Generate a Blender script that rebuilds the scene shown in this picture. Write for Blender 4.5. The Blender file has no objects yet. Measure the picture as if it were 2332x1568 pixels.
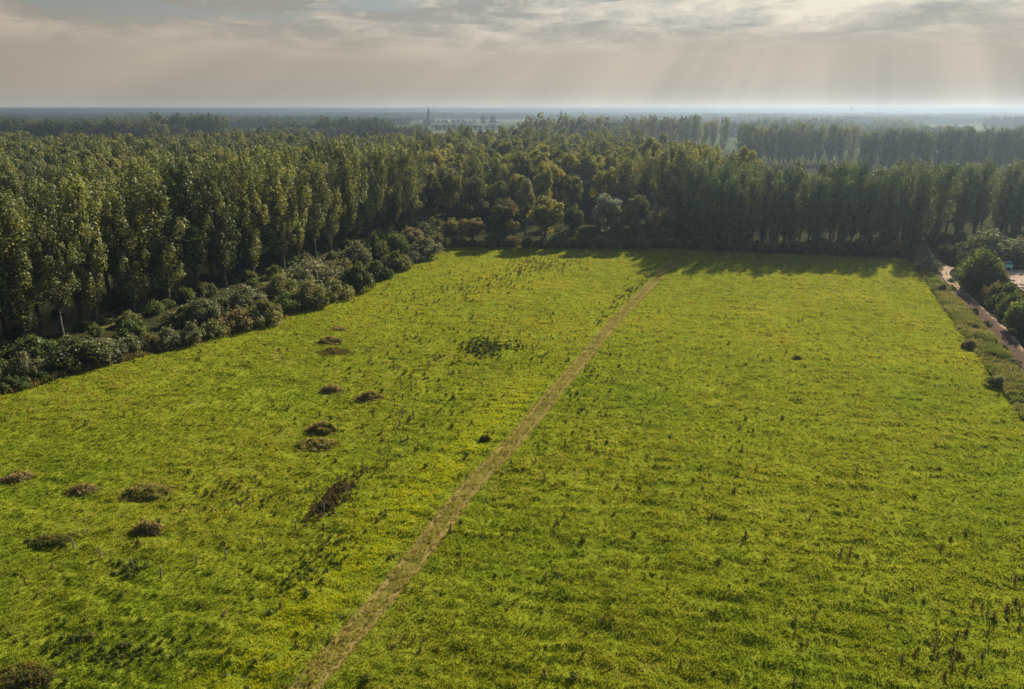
import bpy, math, random
import numpy as np
from mathutils import Vector, Matrix

S = bpy.context.scene
R = math.radians
# ------------------------------------------------------------------ camera
CAM_H = 36.0
PITCH = R(18.95)
cd = bpy.data.cameras.new('camera')
cd.sensor_width = 36.0
cd.lens = 24.0
cd.clip_start = 1.0
cd.clip_end = 60000.0
cam = bpy.data.objects.new('camera', cd)
S.collection.objects.link(cam)
cam.location = (0, 0, CAM_H)
cam.rotation_euler = (R(90) - PITCH, 0, 0)
S.camera = cam
# ------------------------------------------------------------------ exposure and light
EXPO = 1.0
S.view_settings.view_transform = 'Standard'
S.view_settings.look = 'None'
S.view_settings.gamma = 1.0
S.view_settings.exposure = EXPO
S.view_settings.use_curve_mapping = False
SUN_AZ, SUN_EL = R(33), R(31)
sv = Vector((math.sin(SUN_AZ) * math.cos(SUN_EL), math.cos(SUN_AZ) * math.cos(SUN_EL), math.sin(SUN_EL)))
ld = bpy.data.lights.new('sun', 'SUN')
ld.energy = 4.8
ld.angle = R(0.6)
ld.color = (1.0, 0.91, 0.76)
sun = bpy.data.objects.new('sun', ld)
S.collection.objects.link(sun)
sun.rotation_euler = sv.to_track_quat('Z', 'Y').to_euler()
S.cycles.max_bounces = 6
S.cycles.diffuse_bounces = 3
S.cycles.transmission_bounces = 4
S.cycles.volume_bounces = 0
S.cycles.caustics_reflective = False
S.cycles.caustics_refractive = False


class NT:
    """short hand for building node trees"""
    def __init__(self, tree):
        self.t = tree
        tree.nodes.clear()

    def n(self, kind, ins=None, **kw):
        nd = self.t.nodes.new(kind)
        for k, v in kw.items():
            setattr(nd, k, v)
        for k, v in (ins or {}).items():
            s = nd.inputs[k]
            if isinstance(v, bpy.types.NodeSocket):
                self.t.links.new(v, s)
            else:
                s.default_value = v
        return nd

    def m(self, op, a, b=0.0, c=0.0, clamp=False):
        return self.n('ShaderNodeMath', {0: a, 1: b, 2: c}, operation=op, use_clamp=clamp).outputs[0]

    def ss(self, x, a, b):
        return self.n('ShaderNodeMapRange', {'Value': x, 'From Min': a, 'From Max': b}, interpolation_type='SMOOTHSTEP').outputs[0]

    def mix(self, f, a, b, blend='MIX'):
        nd = self.t.nodes.new('ShaderNodeMix')
        nd.data_type = 'RGBA'
        nd.blend_type = blend
        for i, v in ((0, f), (6, a), (7, b)):
            s = nd.inputs[i]
            if isinstance(v, bpy.types.NodeSocket):
                self.t.links.new(v, s)
            elif i and len(v) == 3:
                s.default_value = (*v, 1)
            else:
                s.default_value = v
        return nd.outputs[2]

    def noise(self, vec, scale, detail=3, rough=0.55, dist=0.0, dims='3D'):
        ins = {'Scale': scale, 'Detail': detail, 'Roughness': rough, 'Distortion': dist}
        if vec is not None:
            ins['Vector'] = vec
        return self.n('ShaderNodeTexNoise', ins, noise_dimensions=dims).outputs['Fac']

    def xyz(self, x, y, z):
        return self.n('ShaderNodeCombineXYZ', {0: x, 1: y, 2: z}).outputs[0]


# ------------------------------------------------------------------ sky
W = bpy.data.worlds.new('World')
S.world = W
W.use_nodes = True
w = NT(W.node_tree)
tc = w.n('ShaderNodeTexCoord').outputs['Generated']
sep = w.n('ShaderNodeSeparateXYZ', {0: tc})
dx, dy, dz = sep.outputs
az = w.m('ARCTAN2', dx, dy)
el = w.m('ARCSINE', w.m('MAXIMUM', dz, -0.2))
sky = w.n('ShaderNodeTexSky', sky_type='NISHITA', sun_disc=False, sun_elevation=SUN_EL, sun_rotation=SUN_AZ,
          air_density=1.0, dust_density=2.0, ozone_density=1.0)
nish = w.n('ShaderNodeVectorMath', {0: sky.outputs[0], 'Scale': 0.068}, operation='SCALE').outputs[0]
k = 1 / 2 ** EXPO
def K(r, g, b): return (r * k, g * k, b * k)
warp = w.noise(w.xyz(w.m('MULTIPLY', az, 5), w.m('MULTIPLY', el, 30), 0.0), 1.0, 4, .6)
elw = w.m('ADD', el, w.m('MULTIPLY', w.m('SUBTRACT', warp, .5), .045))
# big banks: broad horizontal noise in azimuth and elevation
n1 = w.noise(w.xyz(w.m('MULTIPLY', az, 3.4), w.m('MULTIPLY', elw, 19), 3.3), 1.0, 6, .58, .4)
n2 = w.noise(w.xyz(w.m('MULTIPLY', az, 11), w.m('MULTIPLY', elw, 52), 8.1), 1.0, 6, .6, .3)
n3 = w.noise(w.xyz(w.m('MULTIPLY', az, 34), w.m('MULTIPLY', elw, 125), 2.1), 1.0, 5, .62, .2)
# upper edge of the cloud bank: open grey-blue sky above it on the left
edge = w.m('ADD', .098, w.m('MULTIPLY', w.m('SUBTRACT', n2, .5), .05))
edge = w.m('ADD', edge, w.m('MULTIPLY', w.ss(az, -.45, .12), .05))
edge = w.m('ADD', edge, w.m('MULTIPLY', w.ss(az, -.5, -.68), .045))
gap = w.ss(w.m('SUBTRACT', el, edge), -.003, .012)
def puff(a0, e0, ra, re, amp=.7):
    p = w.m('ADD', w.m('POWER', w.m('DIVIDE', w.m('SUBTRACT', az, a0), ra), 2), w.m('POWER', w.m('DIVIDE', w.m('SUBTRACT', el, e0), re), 2))
    p = w.m('ADD', p, w.m('MULTIPLY', w.m('SUBTRACT', n2, .5), 3.2 * amp))
    p = w.m('ADD', p, w.m('MULTIPLY', w.m('SUBTRACT', n3, .5), 1.6 * amp))
    return w.ss(p, 1.25, .35)
pf = w.m('MAXIMUM', puff(-.335, .135, .13, .022), w.m('MAXIMUM', puff(-.13, .146, .028, .012), puff(.06, .142, .10, .012)))
gap = w.m('MULTIPLY', gap, w.m('SUBTRACT', 1.0, pf), clamp=True)
sunp = w.ss(w.m('ABSOLUTE', w.m('SUBTRACT', az, .34)), 1.15, .0)      # real brightening of the cloud deck under the sun
lit = w.m('ADD', w.m('MULTIPLY', w.m('SUBTRACT', n2, .5), 2.6), w.m('MULTIPLY', w.m('SUBTRACT', n1, .5), 3.6))
lit = w.m('ADD', lit, w.m('MULTIPLY', w.m('SUBTRACT', n3, .5), .9))
lit = w.m('ADD', lit, .45, clamp=True)
dark = w.mix(sunp, K(.31, .29, .25), K(.39, .40, .37))
bright = w.mix(sunp, K(.55, .46, .37), K(.88, .80, .66))
cloud = w.mix(lit, dark, bright)
gapc = w.mix(sunp, K(.26, .28, .265), K(.47, .52, .50))
low = w.mix(gap, cloud, gapc)
hz = w.mix(sunp, K(.375, .325, .265), K(.53, .465, .38))
hz = w.mix(w.ss(el, .030, .004), hz, w.mix(sunp, K(.41, .365, .305), K(.66, .58, .475)))
hz = w.mix(w.ss(el, .016, .0), hz, w.mix(sunp, K(.60, .55, .47), K(.98, .87, .73)))
hz = w.mix(w.ss(el, .008, .002), hz, w.mix(sunp, K(.95, .87, .74), K(1.25, 1.12, .93)))
low = w.mix(w.ss(w.m('ADD', el, w.m('MULTIPLY', w.m('SUBTRACT', n1, .5), .05)), .125, .055), low, hz)
# shafts of light fanning out from the sun
vs, es = w.m('SUBTRACT', az, .42), w.m('SUBTRACT', .40, el)
ang = w.m('ARCTAN2', vs, es)
ry = w.noise(w.xyz(w.m('MULTIPLY', ang, 5.5), w.m('MULTIPLY', el, 1.0), 14.7), 1.0, 3, .5)
ry = w.m('MULTIPLY', w.m('SUBTRACT', ry, .5), w.ss(el, .12, .05))
low = w.mix(1.0, low, w.n('ShaderNodeCombineColor', {i: w.m('ADD', 1.0, w.m('MULTIPLY', ry, a)) for i, a in ((0, 1.0), (1, .92), (2, .82))}).outputs[0], 'MULTIPLY')
fin = w.mix(w.ss(el, .16, .42), low, nish)
bg = w.n('ShaderNodeBackground', {'Color': fin, 'Strength': 1.0})
w.t.links.new(bg.outputs[0], w.n('ShaderNodeOutputWorld').inputs[0])

# ------------------------------------------------------------------ helpers
FPX = 2332 / 36 * 24


def P(px, py, h=0.0):
    """point of the plane z = h seen at (px, py) in a 2332 x 1568 view"""
    up = 784 - py
    z = -FPX * math.sin(PITCH) + up * math.cos(PITCH)
    y = FPX * math.cos(PITCH) + up * math.sin(PITCH)
    t = (h - CAM_H) / z
    return np.array([(px - 1166) * t, y * t])


def lattice(ix, iy, seed):
    with np.errstate(over='ignore'):
        h = (ix.astype(np.int64) * 374761393 + iy.astype(np.int64) * 668265263 + seed * 974634777) & 0xffffffff
        h = ((h ^ (h >> 13)) * 1274126177) & 0xffffffff
        h = h ^ (h >> 16)
    return (h & 0xffff) / 65535.0


def vn(x, y, s, seed=0):
    x = np.asarray(x, float) / s
    y = np.asarray(y, float) / s
    ix, iy = np.floor(x), np.floor(y)
    fx, fy = x - ix, y - iy
    fx, fy = fx * fx * (3 - 2 * fx), fy * fy * (3 - 2 * fy)
    a, b = lattice(ix, iy, seed), lattice(ix + 1, iy, seed)
    c, d = lattice(ix, iy + 1, seed), lattice(ix + 1, iy + 1, seed)
    return (a * (1 - fx) + b * fx) * (1 - fy) + (c * (1 - fx) + d * fx) * fy


def inside(poly, x, y):
    r = np.zeros(np.shape(x), bool)
    n = len(poly)
    for i in range(n):
        x0, y0 = poly[i]
        x1, y1 = poly[(i + 1) % n]
        c = ((y0 > y) != (y1 > y))
        with np.errstate(divide='ignore', invalid='ignore'):
            xx = (x1 - x0) * (y - y0) / (y1 - y0) + x0
        r ^= c & (x < xx)
    return r


def seg_dist(pts, x, y):
    """distance to a polyline and signed side (positive = right of its direction)"""
    best = np.full(np.shape(x), 1e9)
    side = np.zeros(np.shape(x))
    for (x0, y0), (x1, y1) in zip(pts[:-1], pts[1:]):
        ex, ey = x1 - x0, y1 - y0
        L2 = ex * ex + ey * ey
        t = np.clip(((x - x0) * ex + (y - y0) * ey) / L2, 0, 1)
        qx, qy = x - (x0 + t * ex), y - (y0 + t * ey)
        d = np.hypot(qx, qy)
        sd = np.sign(ey * qx - ex * qy)
        m = d < best
        best = np.where(m, d, best)
        side = np.where(m, sd, side)
    return best, side


def resample(pts, step):
    pts = np.array(pts, float)
    p = np.vstack([2 * pts[0] - pts[1], pts, 2 * pts[-1] - pts[-2]])
    out = []
    for i in range(1, len(p) - 2):
        n = max(2, int(np.linalg.norm(p[i + 1] - p[i]) / step))
        for j in range(n):
            t = j / n
            out.append(.5 * ((2 * p[i]) + (-p[i - 1] + p[i + 1]) * t + (2 * p[i - 1] - 5 * p[i] + 4 * p[i + 1] - p[i + 2]) * t * t
                             + (-p[i - 1] + 3 * p[i] - 3 * p[i + 1] + p[i + 2]) * t ** 3))
    out.append(p[-2])
    return np.array(out)


TRACK = resample([P(610, 1660), P(690, 1568), P(860, 1372), P(960, 1250), P(1062, 1115), P(1172, 1000), P(1262, 892), P(1340, 800),
                  P(1402, 727), P(1470, 657), P(1530, 600), P(1565, 566), P(1575, 545)], 4.0)
ROAD = resample([P(2440, 960), P(2385, 895), P(2324, 823), P(2277, 760), P(2224, 706), P(2175, 660), P(2138, 620), P(2112, 588), P(2098, 560), P(2085, 535)], 4.0)
SIDE = resample([P(2185, 668), P(2150, 628), P(2160, 606), P(2192, 612), P(2225, 612)], 3.0)
LEFT_EDGE = [P(-330, 975), P(0, 898), P(200, 842), P(400, 793), P(620, 732), P(800, 660), P(900, 608), P(1010, 562)]
FIELD = LEFT_EDGE + [P(1200, 561), P(1550, 568), P(1800, 578), P(2082, 588), P(2130, 668), P(2200, 768), P(2262, 852), P(2345, 965), P(2700, 1500)] + \
    [np.array([60., 5.]), np.array([-60., 5.])]
CLEAR = [P(240, 745), P(420, 655), P(640, 560), P(560, 540), P(330, 610), P(-80, 735), P(-150, 800)]
SOIL = [P(2268, 612), P(2700, 612), P(2700, 780), P(2420, 700), P(2330, 668), P(2290, 634)]


def hgt(x, y):
    x = np.asarray(x, float); y = np.asarray(y, float)
    r = np.hypot(x, y)
    f = np.clip(1 - (r - 220) / 60, 0, 1)
    h = (vn(x, y, 24, 1) - .5) * .5 + (vn(x, y, 7, 2) - .5) * .22
    fine = (vn(x * .7 + .25 * y, y * 1.7, 2.0, 3) - .5) * .22 + (vn(x * .6 + .3 * y, y * 1.7, .95, 4) - .5) * .24 + (vn(x, y, .5, 5) - .5) * .12
    return (h + fine) * f


def smooth(x, a, b):
    t = np.clip((x - a) / (b - a), 0, 1)
    return t * t * (3 - 2 * t)


def tag(o, label=None, cat=None, group=None, kind=None):
    for k_, v in (('label', label), ('category', cat), ('group', group), ('kind', kind)):
        if v:
            o[k_] = v
    return o


def mesh_np(name, V, F, mats, attrs=None, smooth_=False, mat_idx=None):
    """V (n,3); F list of arrays (m,3) or (m,4)"""
    me = bpy.data.meshes.new(name)
    F = [np.asarray(f, np.int32) for f in (F if isinstance(F, list) else [F]) if len(f)]
    nl = sum(f.size for f in F)
    npoly = sum(len(f) for f in F)
    me.vertices.add(len(V))
    me.vertices.foreach_set('co', np.asarray(V, np.float32).ravel())
    me.loops.add(nl)
    me.loops.foreach_set('vertex_index', np.concatenate([f.ravel() for f in F]))
    me.polygons.add(npoly)
    tot = np.concatenate([np.full(len(f), f.shape[1], np.int32) for f in F])
    st = np.concatenate([[0], np.cumsum(tot)[:-1]]).astype(np.int32)
    me.polygons.foreach_set('loop_start', st)
    if smooth_:
        me.polygons.foreach_set('use_smooth', np.ones(npoly, bool))
    for m_ in (mats if isinstance(mats, (list, tuple)) else [mats]):
        me.materials.append(m_)
    if mat_idx is not None:
        me.polygons.foreach_set('material_index', np.asarray(mat_idx, np.int32))
    for an, (dom, typ, data) in (attrs or {}).items():
        at = me.attributes.new(an, typ, dom)
        if typ == 'FLOAT':
            at.data.foreach_set('value', np.asarray(data, np.float32).ravel())
        elif typ == 'FLOAT_COLOR':
            at.data.foreach_set('color', np.asarray(data, np.float32).ravel())
        elif typ == 'FLOAT_VECTOR':
            at.data.foreach_set('vector', np.asarray(data, np.float32).ravel())
        elif typ == 'INT':
            at.data.foreach_set('value', np.asarray(data, np.int32).ravel())
    me.update()
    me.validate()
    return me


def ob(name, data, parent=None, loc=None, coll=None):
    o = bpy.data.objects.new(name, data)
    (coll or S.collection).objects.link(o)
    if parent:
        o.parent = parent
    if loc is not None:
        o.location = loc
    return o


# ------------------------------------------------------------------ materials
def mat(name):
    m_ = bpy.data.materials.new(name)
    m_.use_nodes = True
    return m_, NT(m_.node_tree)


def finish(nt, shader, vol=None):
    o = nt.n('ShaderNodeOutputMaterial')
    if shader is not None:
        nt.t.links.new(shader, o.inputs['Surface'])
    if vol is not None:
        nt.t.links.new(vol, o.inputs['Volume'])


def leaf_mat(name, dark_, mid, warm, trans=.45, gloss=.05, tcol=(1.25, 1.15, .5), nscale=.35):
    m_, t = mat(name)
    oc = t.n('ShaderNodeTexCoord').outputs['Object']
    rnd = t.n('ShaderNodeObjectInfo').outputs['Random']
    v = t.n('ShaderNodeAttribute', attribute_name='v').outputs['Fac']
    n_ = t.noise(oc, nscale, 3)
    f = t.m('ADD', t.m('MULTIPLY', v, .85), t.m('MULTIPLY', t.m('SUBTRACT', n_, .5), 1.1))
    f = t.m('ADD', f, t.m('MULTIPLY', t.m('SUBTRACT', rnd, .5), .8), clamp=True)
    c = t.mix(f, dark_, mid)
    wf = t.m('MULTIPLY', t.ss(t.noise(t.n('ShaderNodeVectorMath', {0: oc, 1: (7, 3, 9)}, operation='ADD').outputs[0], nscale * .6, 2), .48, .7), t.m('MULTIPLY', v, t.m('ADD', .2, rnd)), clamp=True)
    c = t.mix(wf, c, warm)
    tr = t.mix(1.0, c, tcol, 'MULTIPLY')
    d = t.n('ShaderNodeBsdfDiffuse', {'Color': c})
    tl = t.n('ShaderNodeBsdfTranslucent', {'Color': tr})
    mx = t.n('ShaderNodeMixShader', {0: trans, 1: d.outputs[0], 2: tl.outputs[0]})
    g = t.n('ShaderNodeBsdfGlossy', {'Color': (.85, .95, .75, 1), 'Roughness': .6})
    mx2 = t.n('ShaderNodeMixShader', {0: gloss, 1: mx.outputs[0], 2: g.outputs[0]})
    finish(t, mx2.outputs[0])
    return m_


def simple_mat(name, c1, c2, scale, rough=.9, bump=0.0, detail=5, coord='Object', stretch=(1, 1, 1)):
    m_, t = mat(name)
    oc = t.n('ShaderNodeTexCoord').outputs[coord]
    mp = t.n('ShaderNodeMapping', {'Vector': oc, 'Scale': stretch}).outputs[0]
    n_ = t.noise(mp, scale, detail, .62)
    c = t.mix(t.ss(n_, .3, .7), c1, c2)
    b = t.n('ShaderNodeBsdfPrincipled', {'Base Color': c, 'Roughness': rough})
    if bump:
        bp = t.n('ShaderNodeBump', {'Height': n_, 'Distance': bump, 'Strength': .8})
        t.t.links.new(bp.outputs[0], b.inputs['Normal'])
    finish(t, b.outputs[0])
    return m_


M = {}
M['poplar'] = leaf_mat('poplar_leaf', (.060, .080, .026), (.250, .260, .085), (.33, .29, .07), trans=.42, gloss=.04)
M['poplar_backlit'] = leaf_mat('dark_poplar_leaf', (.035, .066, .024), (.135, .180, .060), (.20, .19, .05), trans=.42, gloss=.07)  # darker copy of the poplar leaf: haze and backlight painted into its colour
M['wood'] = leaf_mat('woodland_leaf', (.075, .090, .022), (.320, .300, .060), (.40, .30, .055), trans=.42, gloss=.04, nscale=.25)
M['willow'] = leaf_mat('grey_willow_leaf', (.090, .100, .042), (.255, .250, .135), (.28, .23, .11), trans=.38, gloss=.025, tcol=(1.1, 1.05, .6), nscale=.8)
M['olive'] = leaf_mat('olive_bush_leaf', (.070, .082, .026), (.235, .235, .085), (.28, .22, .08), trans=.4, gloss=.025, nscale=.8)
M['green'] = leaf_mat('green_bush_leaf', (.045, .075, .020), (.150, .190, .050), (.20, .18, .04), trans=.42, gloss=.025, nscale=.8)
M['silver'] = leaf_mat('silver_willow_leaf', (.18, .20, .13), (.42, .44, .31), (.38, .37, .22), trans=.35, gloss=.025, tcol=(1.1, 1.05, .8), nscale=.5)
M['brown'] = leaf_mat('rusty_leaf', (.090, .085, .036), (.25, .205, .09), (.29, .20, .08), trans=.38, gloss=.025, nscale=.6)
M['belt'] = leaf_mat('far_belt_leaf', (.055, .070, .022), (.150, .160, .045), (.20, .17, .05), trans=.4, gloss=.0, nscale=.05)
M['bark'] = simple_mat('bark', (.035, .03, .022), (.10, .085, .06), 3, bump=.03, stretch=(1, 1, .2))
M['weed'] = leaf_mat('dry_dock', (.100, .075, .036), (.25, .18, .095), (.18, .18, .06), trans=.35, gloss=.0, tcol=(1, .8, .5), nscale=2)
M['weed_green'] = leaf_mat('dark_weed', (.050, .080, .018), (.130, .165, .040), (.19, .16, .06), trans=.4, gloss=.0, nscale=2)
M['post'] = simple_mat('weathered_post', (.13, .11, .08), (.27, .23, .18), 6, bump=.004, stretch=(1, 1, .2))
M['stick'] = simple_mat('dead_branch', (.30, .26, .22), (.50, .45, .38), 6)
M['steel'] = simple_mat('grey_steel', (.22, .23, .24), (.32, .33, .34), 2, rough=.5)
M['slate'] = simple_mat('slate', (.018, .02, .024), (.035, .04, .045), .4, rough=.6)
M['brick'] = simple_mat('brick', (.18, .10, .07), (.30, .17, .12), .5)
M['tile'] = simple_mat('roof_tile', (.16, .08, .05), (.26, .13, .09), .5)
M['pale'] = simple_mat('pale_cladding', (.12, .13, .13), (.20, .20, .20), .1)
M['white'] = simple_mat('white_paint', (.24, .24, .23), (.32, .32, .31), .3, rough=.6)


def grass_mat(name, trans, gloss=.0):
    m_, t = mat(name)
    c = t.n('ShaderNodeAttribute', attribute_name='col').outputs['Color']
    tr = t.mix(1.0, c, (1.35, 1.2, .55), 'MULTIPLY')
    d = t.n('ShaderNodeBsdfDiffuse', {'Color': c})
    tl = t.n('ShaderNodeBsdfTranslucent', {'Color': tr})
    mx = t.n('ShaderNodeMixShader', {0: trans, 1: d.outputs[0], 2: tl.outputs[0]})
    g = t.n('ShaderNodeBsdfGlossy', {'Color': (1, 1, .9, 1), 'Roughness': .5})
    mx2 = t.n('ShaderNodeMixShader', {0: gloss, 1: mx.outputs[0], 2: g.outputs[0]})
    finish(t, mx2.outputs[0])
    return m_


M['grass'] = grass_mat('grass_blades', .5)


def ground_material():
    m_, t = mat('ground')
    pos = t.n('ShaderNodeNewGeometry').outputs['Position']
    zone = t.n('ShaderNodeAttribute', attribute_name='zone').outputs['Color']
    zs = t.n('ShaderNodeSeparateColor', {0: zone}).outputs
    flat = t.n('ShaderNodeVectorMath', {0: pos, 1: (1, 1, 0)}, operation='MULTIPLY').outputs[0]
    a = t.noise(flat, .045, 4)
    b = t.noise(flat, .5, 5, .62)
    st = t.n('ShaderNodeMapping', {'Vector': flat, 'Rotation': (0, 0, .25), 'Scale': (1, 2.2, 1)}).outputs[0]
    c = t.noise(st, 2.2, 5, .65)
    base = t.mix(t.ss(b, .34, .66), (.105, .146, .008), (.190, .208, .018))
    base = t.mix(t.ss(a, .38, .62), base, t.mix(.5, base, (.21, .23, .016)))
    base = t.mix(t.m('MULTIPLY', t.ss(c, .55, .78), .55), base, (.27, .25, .09))
    base = t.mix(t.m('MULTIPLY', t.ss(c, .47, .3), .6), base, (.050, .070, .008))
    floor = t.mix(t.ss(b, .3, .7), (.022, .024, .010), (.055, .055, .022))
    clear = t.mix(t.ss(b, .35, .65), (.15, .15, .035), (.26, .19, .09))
    # far farmland: patchwork of fields
    vor = t.n('ShaderNodeTexVoronoi', {'Vector': flat, 'Scale': .0022, 'Randomness': .9}, distance='CHEBYCHEV').outputs['Color']
    vs_ = t.n('ShaderNodeSeparateColor', {0: vor}).outputs
    far = t.mix(t.ss(vs_[0], .3, .7), (.055, .08, .025), (.135, .135, .065))
    far = t.mix(t.ss(vs_[1], .75, .9), far, (.22, .19, .12))
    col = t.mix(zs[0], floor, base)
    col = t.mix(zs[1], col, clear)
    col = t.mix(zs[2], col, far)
    hb = t.m('ADD', t.m('MULTIPLY', b, .5), c)
    bp = t.n('ShaderNodeBump', {'Height': hb, 'Distance': .16, 'Strength': t.m('MULTIPLY', .9, t.m('SUBTRACT', 1.0, zs[2]))})
    bs = t.n('ShaderNodeBsdfDiffuse', {'Color': col, 'Normal': bp.outputs[0]})
    finish(t, bs.outputs[0])
    return m_


def strip_material(name, kind):
    m_, t = mat(name)
    pos = t.n('ShaderNodeNewGeometry').outputs['Position']
    ac = t.n('ShaderNodeAttribute', attribute_name='across').outputs['Fac']
    n_ = t.noise(pos, 1.3, 6, .66)
    n2_ = t.noise(pos, .25, 4, .6)
    acn = t.m('ADD', t.m('ABSOLUTE', ac), t.m('MULTIPLY', t.m('SUBTRACT', n_, .5), .35))
    rut = t.m('MULTIPLY', t.ss(acn, .42, .58), t.ss(acn, .98, .78))
    if kind == 'track':
        c = t.mix(t.ss(n_, .35, .65), (.105, .098, .016), (.175, .145, .035))
        c = t.mix(t.m('MULTIPLY', t.m('MULTIPLY', rut, .6), t.ss(n2_, .3, .62)), c, (.27, .205, .075))
        c = t.mix(t.m('MULTIPLY', t.ss(n_, .45, .3), .6), c, (.05, .05, .012))
    elif kind == 'road':
        c = t.mix(t.ss(n_, .35, .65), (.075, .050, .034), (.125, .086, .060))
        c = t.mix(t.m('MULTIPLY', rut, .4), c, (.165, .115, .08))
        c = t.mix(t.m('MULTIPLY', t.ss(ac, .55, .8), t.ss(n2_, .42, .55)), c, (.40, .29, .19))
    elif kind == 'sand':
        c = t.mix(t.ss(n_, .35, .65), (.28, .21, .13), (.48, .37, .26))
    else:
        wv = t.n('ShaderNodeTexWave', {'Vector': t.n('ShaderNodeMapping', {'Vector': pos, 'Rotation': (0, 0, 1.45)}).outputs[0], 'Scale': .35, 'Distortion': 6., 'Detail': 3}).outputs['Fac']
        c = t.mix(t.ss(n_, .35, .65), (.25, .17, .12), (.40, .28, .21))
        c = t.mix(t.ss(wv, .65, .95), c, (.62, .50, .42))
        c = t.mix(t.m('MULTIPLY', t.ss(n2_, .52, .62), .7), c, (.16, .14, .06))
    bp = t.n('ShaderNodeBump', {'Height': n_, 'Distance': .12, 'Strength': .8})
    bs = t.n('ShaderNodeBsdfDiffuse', {'Color': c, 'Normal': bp.outputs[0]})
    finish(t, bs.outputs[0])
    return m_


# ------------------------------------------------------------------ the ground sheet
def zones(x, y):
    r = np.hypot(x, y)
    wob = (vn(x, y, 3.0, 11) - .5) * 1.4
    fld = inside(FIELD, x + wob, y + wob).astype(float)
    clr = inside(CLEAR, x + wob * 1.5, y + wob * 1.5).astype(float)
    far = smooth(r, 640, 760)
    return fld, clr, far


def ground():
    ang = np.concatenate([np.arange(-54, 54.01, .28), np.arange(56, 305, 4.0)])
    ang = np.radians(ang)
    rr = [3., 8., 14.]
    r = 20.
    while r < 260:
        rr.append(r); r *= 1.0068
    while r < 31000:
        rr.append(r); r *= 1.05
    rr.append(31000.)
    rr = np.array(rr)
    A, Rr = np.meshgrid(ang, rr)
    X, Y = Rr * np.sin(A), Rr * np.cos(A)
    td, _ = seg_dist(TRACK, X, Y)
    rd, _ = seg_dist(ROAD, X, Y)
    sd_, _ = seg_dist(SIDE, X, Y)
    so = inside(SOIL, X, Y)
    Z = hgt(X, Y) - .14 * smooth(td, 1.5, .9) - .16 * smooth(rd, 2.1, 1.4) - .14 * smooth(sd_, 1.4, .9) - .12 * so
    na = len(ang)
    V = np.vstack([np.array([[0, 0, 0.]]), np.stack([X, Y, Z], -1).reshape(-1, 3)])
    i, j = np.meshgrid(np.arange(len(rr) - 1), np.arange(na), indexing='ij')
    j2 = (j + 1) % na
    q = 1 + np.stack([i * na + j, i * na + j2, (i + 1) * na + j2, (i + 1) * na + j], -1).reshape(-1, 4)[:, ::-1]
    j = np.arange(na)
    tri = np.stack([np.zeros(na, int), 1 + (j + 1) % na, 1 + j], -1)
    f_, c_, fa = zones(V[:, 0], V[:, 1])
    col = np.stack([f_, c_, fa, np.ones(len(V))], -1)
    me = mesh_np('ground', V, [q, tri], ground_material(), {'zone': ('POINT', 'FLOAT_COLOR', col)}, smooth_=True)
    tag(ob('ground', me), kind='structure')


def strip(name, pts, half, kind, step=.5, lift=0.0):
    c = resample(pts, step) if step < 3 else pts
    d = np.gradient(c, axis=0)
    d /= np.linalg.norm(d, axis=1)[:, None]
    nrm = np.stack([d[:, 1], -d[:, 0]], -1)
    us = np.linspace(-1, 1, 11)
    wv = half * (1 + .16 * (vn(c[:, 0], c[:, 1], 2.5, 21) - .5))
    X = c[:, None, 0] + nrm[:, None, 0] * us[None] * wv[:, None]
    Y = c[:, None, 1] + nrm[:, None, 1] * us[None] * wv[:, None]
    Z = hgt(X, Y) * .6 - .02 - .05 * (np.abs(np.abs(us) - .55) < .22)[None] + lift
    Z = Z - .12 * (np.abs(us) > .95)[None]
    n_, m_ = X.shape
    i, j = np.meshgrid(np.arange(n_ - 1), np.arange(m_ - 1), indexing='ij')
    q = np.stack([i * m_ + j, i * m_ + j + 1, (i + 1) * m_ + j + 1, (i + 1) * m_ + j], -1).reshape(-1, 4)
    me = mesh_np(name, np.stack([X, Y, Z], -1).reshape(-1, 3), q, strip_material(name, kind),
                 {'across': ('POINT', 'FLOAT', np.tile(us, n_))}, smooth_=True)
    return tag(ob(name, me), kind='structure')


def soil_sheet():
    xs = np.arange(108, 215, 1.0); ys = np.arange(100, 175, 1.0)
    X, Y = np.meshgrid(xs, ys)
    ins = inside(SOIL, X, Y)
    Z = hgt(X, Y) * .8 - .02
    n_, m_ = X.shape
    i, j = np.meshgrid(np.arange(n_ - 1), np.arange(m_ - 1), indexing='ij')
    q = np.stack([i * m_ + j, i * m_ + j + 1, (i + 1) * m_ + j + 1, (i + 1) * m_ + j], -1).reshape(-1, 4)
    q = q[ins.ravel()[q].all(1)]
    me = mesh_np('bare_soil', np.stack([X, Y, Z], -1).reshape(-1, 3), q, strip_material('bare_soil', 'soil'), smooth_=True)
    tag(ob('bare_soil', me), kind='structure')


ground()
strip('mown_track', TRACK, 1.12, 'track')
strip('dirt_road', ROAD, 2.15, 'road')
strip('sandy_path', SIDE, 1.2, 'sand', lift=.004)
soil_sheet()


# ------------------------------------------------------------------ leaves, tubes
def quads(C, N, size, rng, aspect=1.0, updir=None):
    """leaf sized faces: centre, normal, half size"""
    n = len(C)
    N = N / (np.linalg.norm(N, axis=1)[:, None] + 1e-9)
    a = rng.normal(size=(n, 3))
    if updir is not None:
        a = a * .5 + np.array(updir)
    T = np.cross(N, a); T /= np.linalg.norm(T, axis=1)[:, None] + 1e-9
    B = np.cross(N, T)
    s = np.asarray(size)[:, None]
    k1 = rng.uniform(.6, 1.25, (n, 4, 1))
    V = np.stack([C - T * s * k1[:, 0], C - B * s * aspect * k1[:, 1], C + T * s * k1[:, 2], C + B * s * aspect * k1[:, 3]], 1)
    return V.reshape(-1, 3), np.arange(4 * n).reshape(-1, 4)


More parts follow.
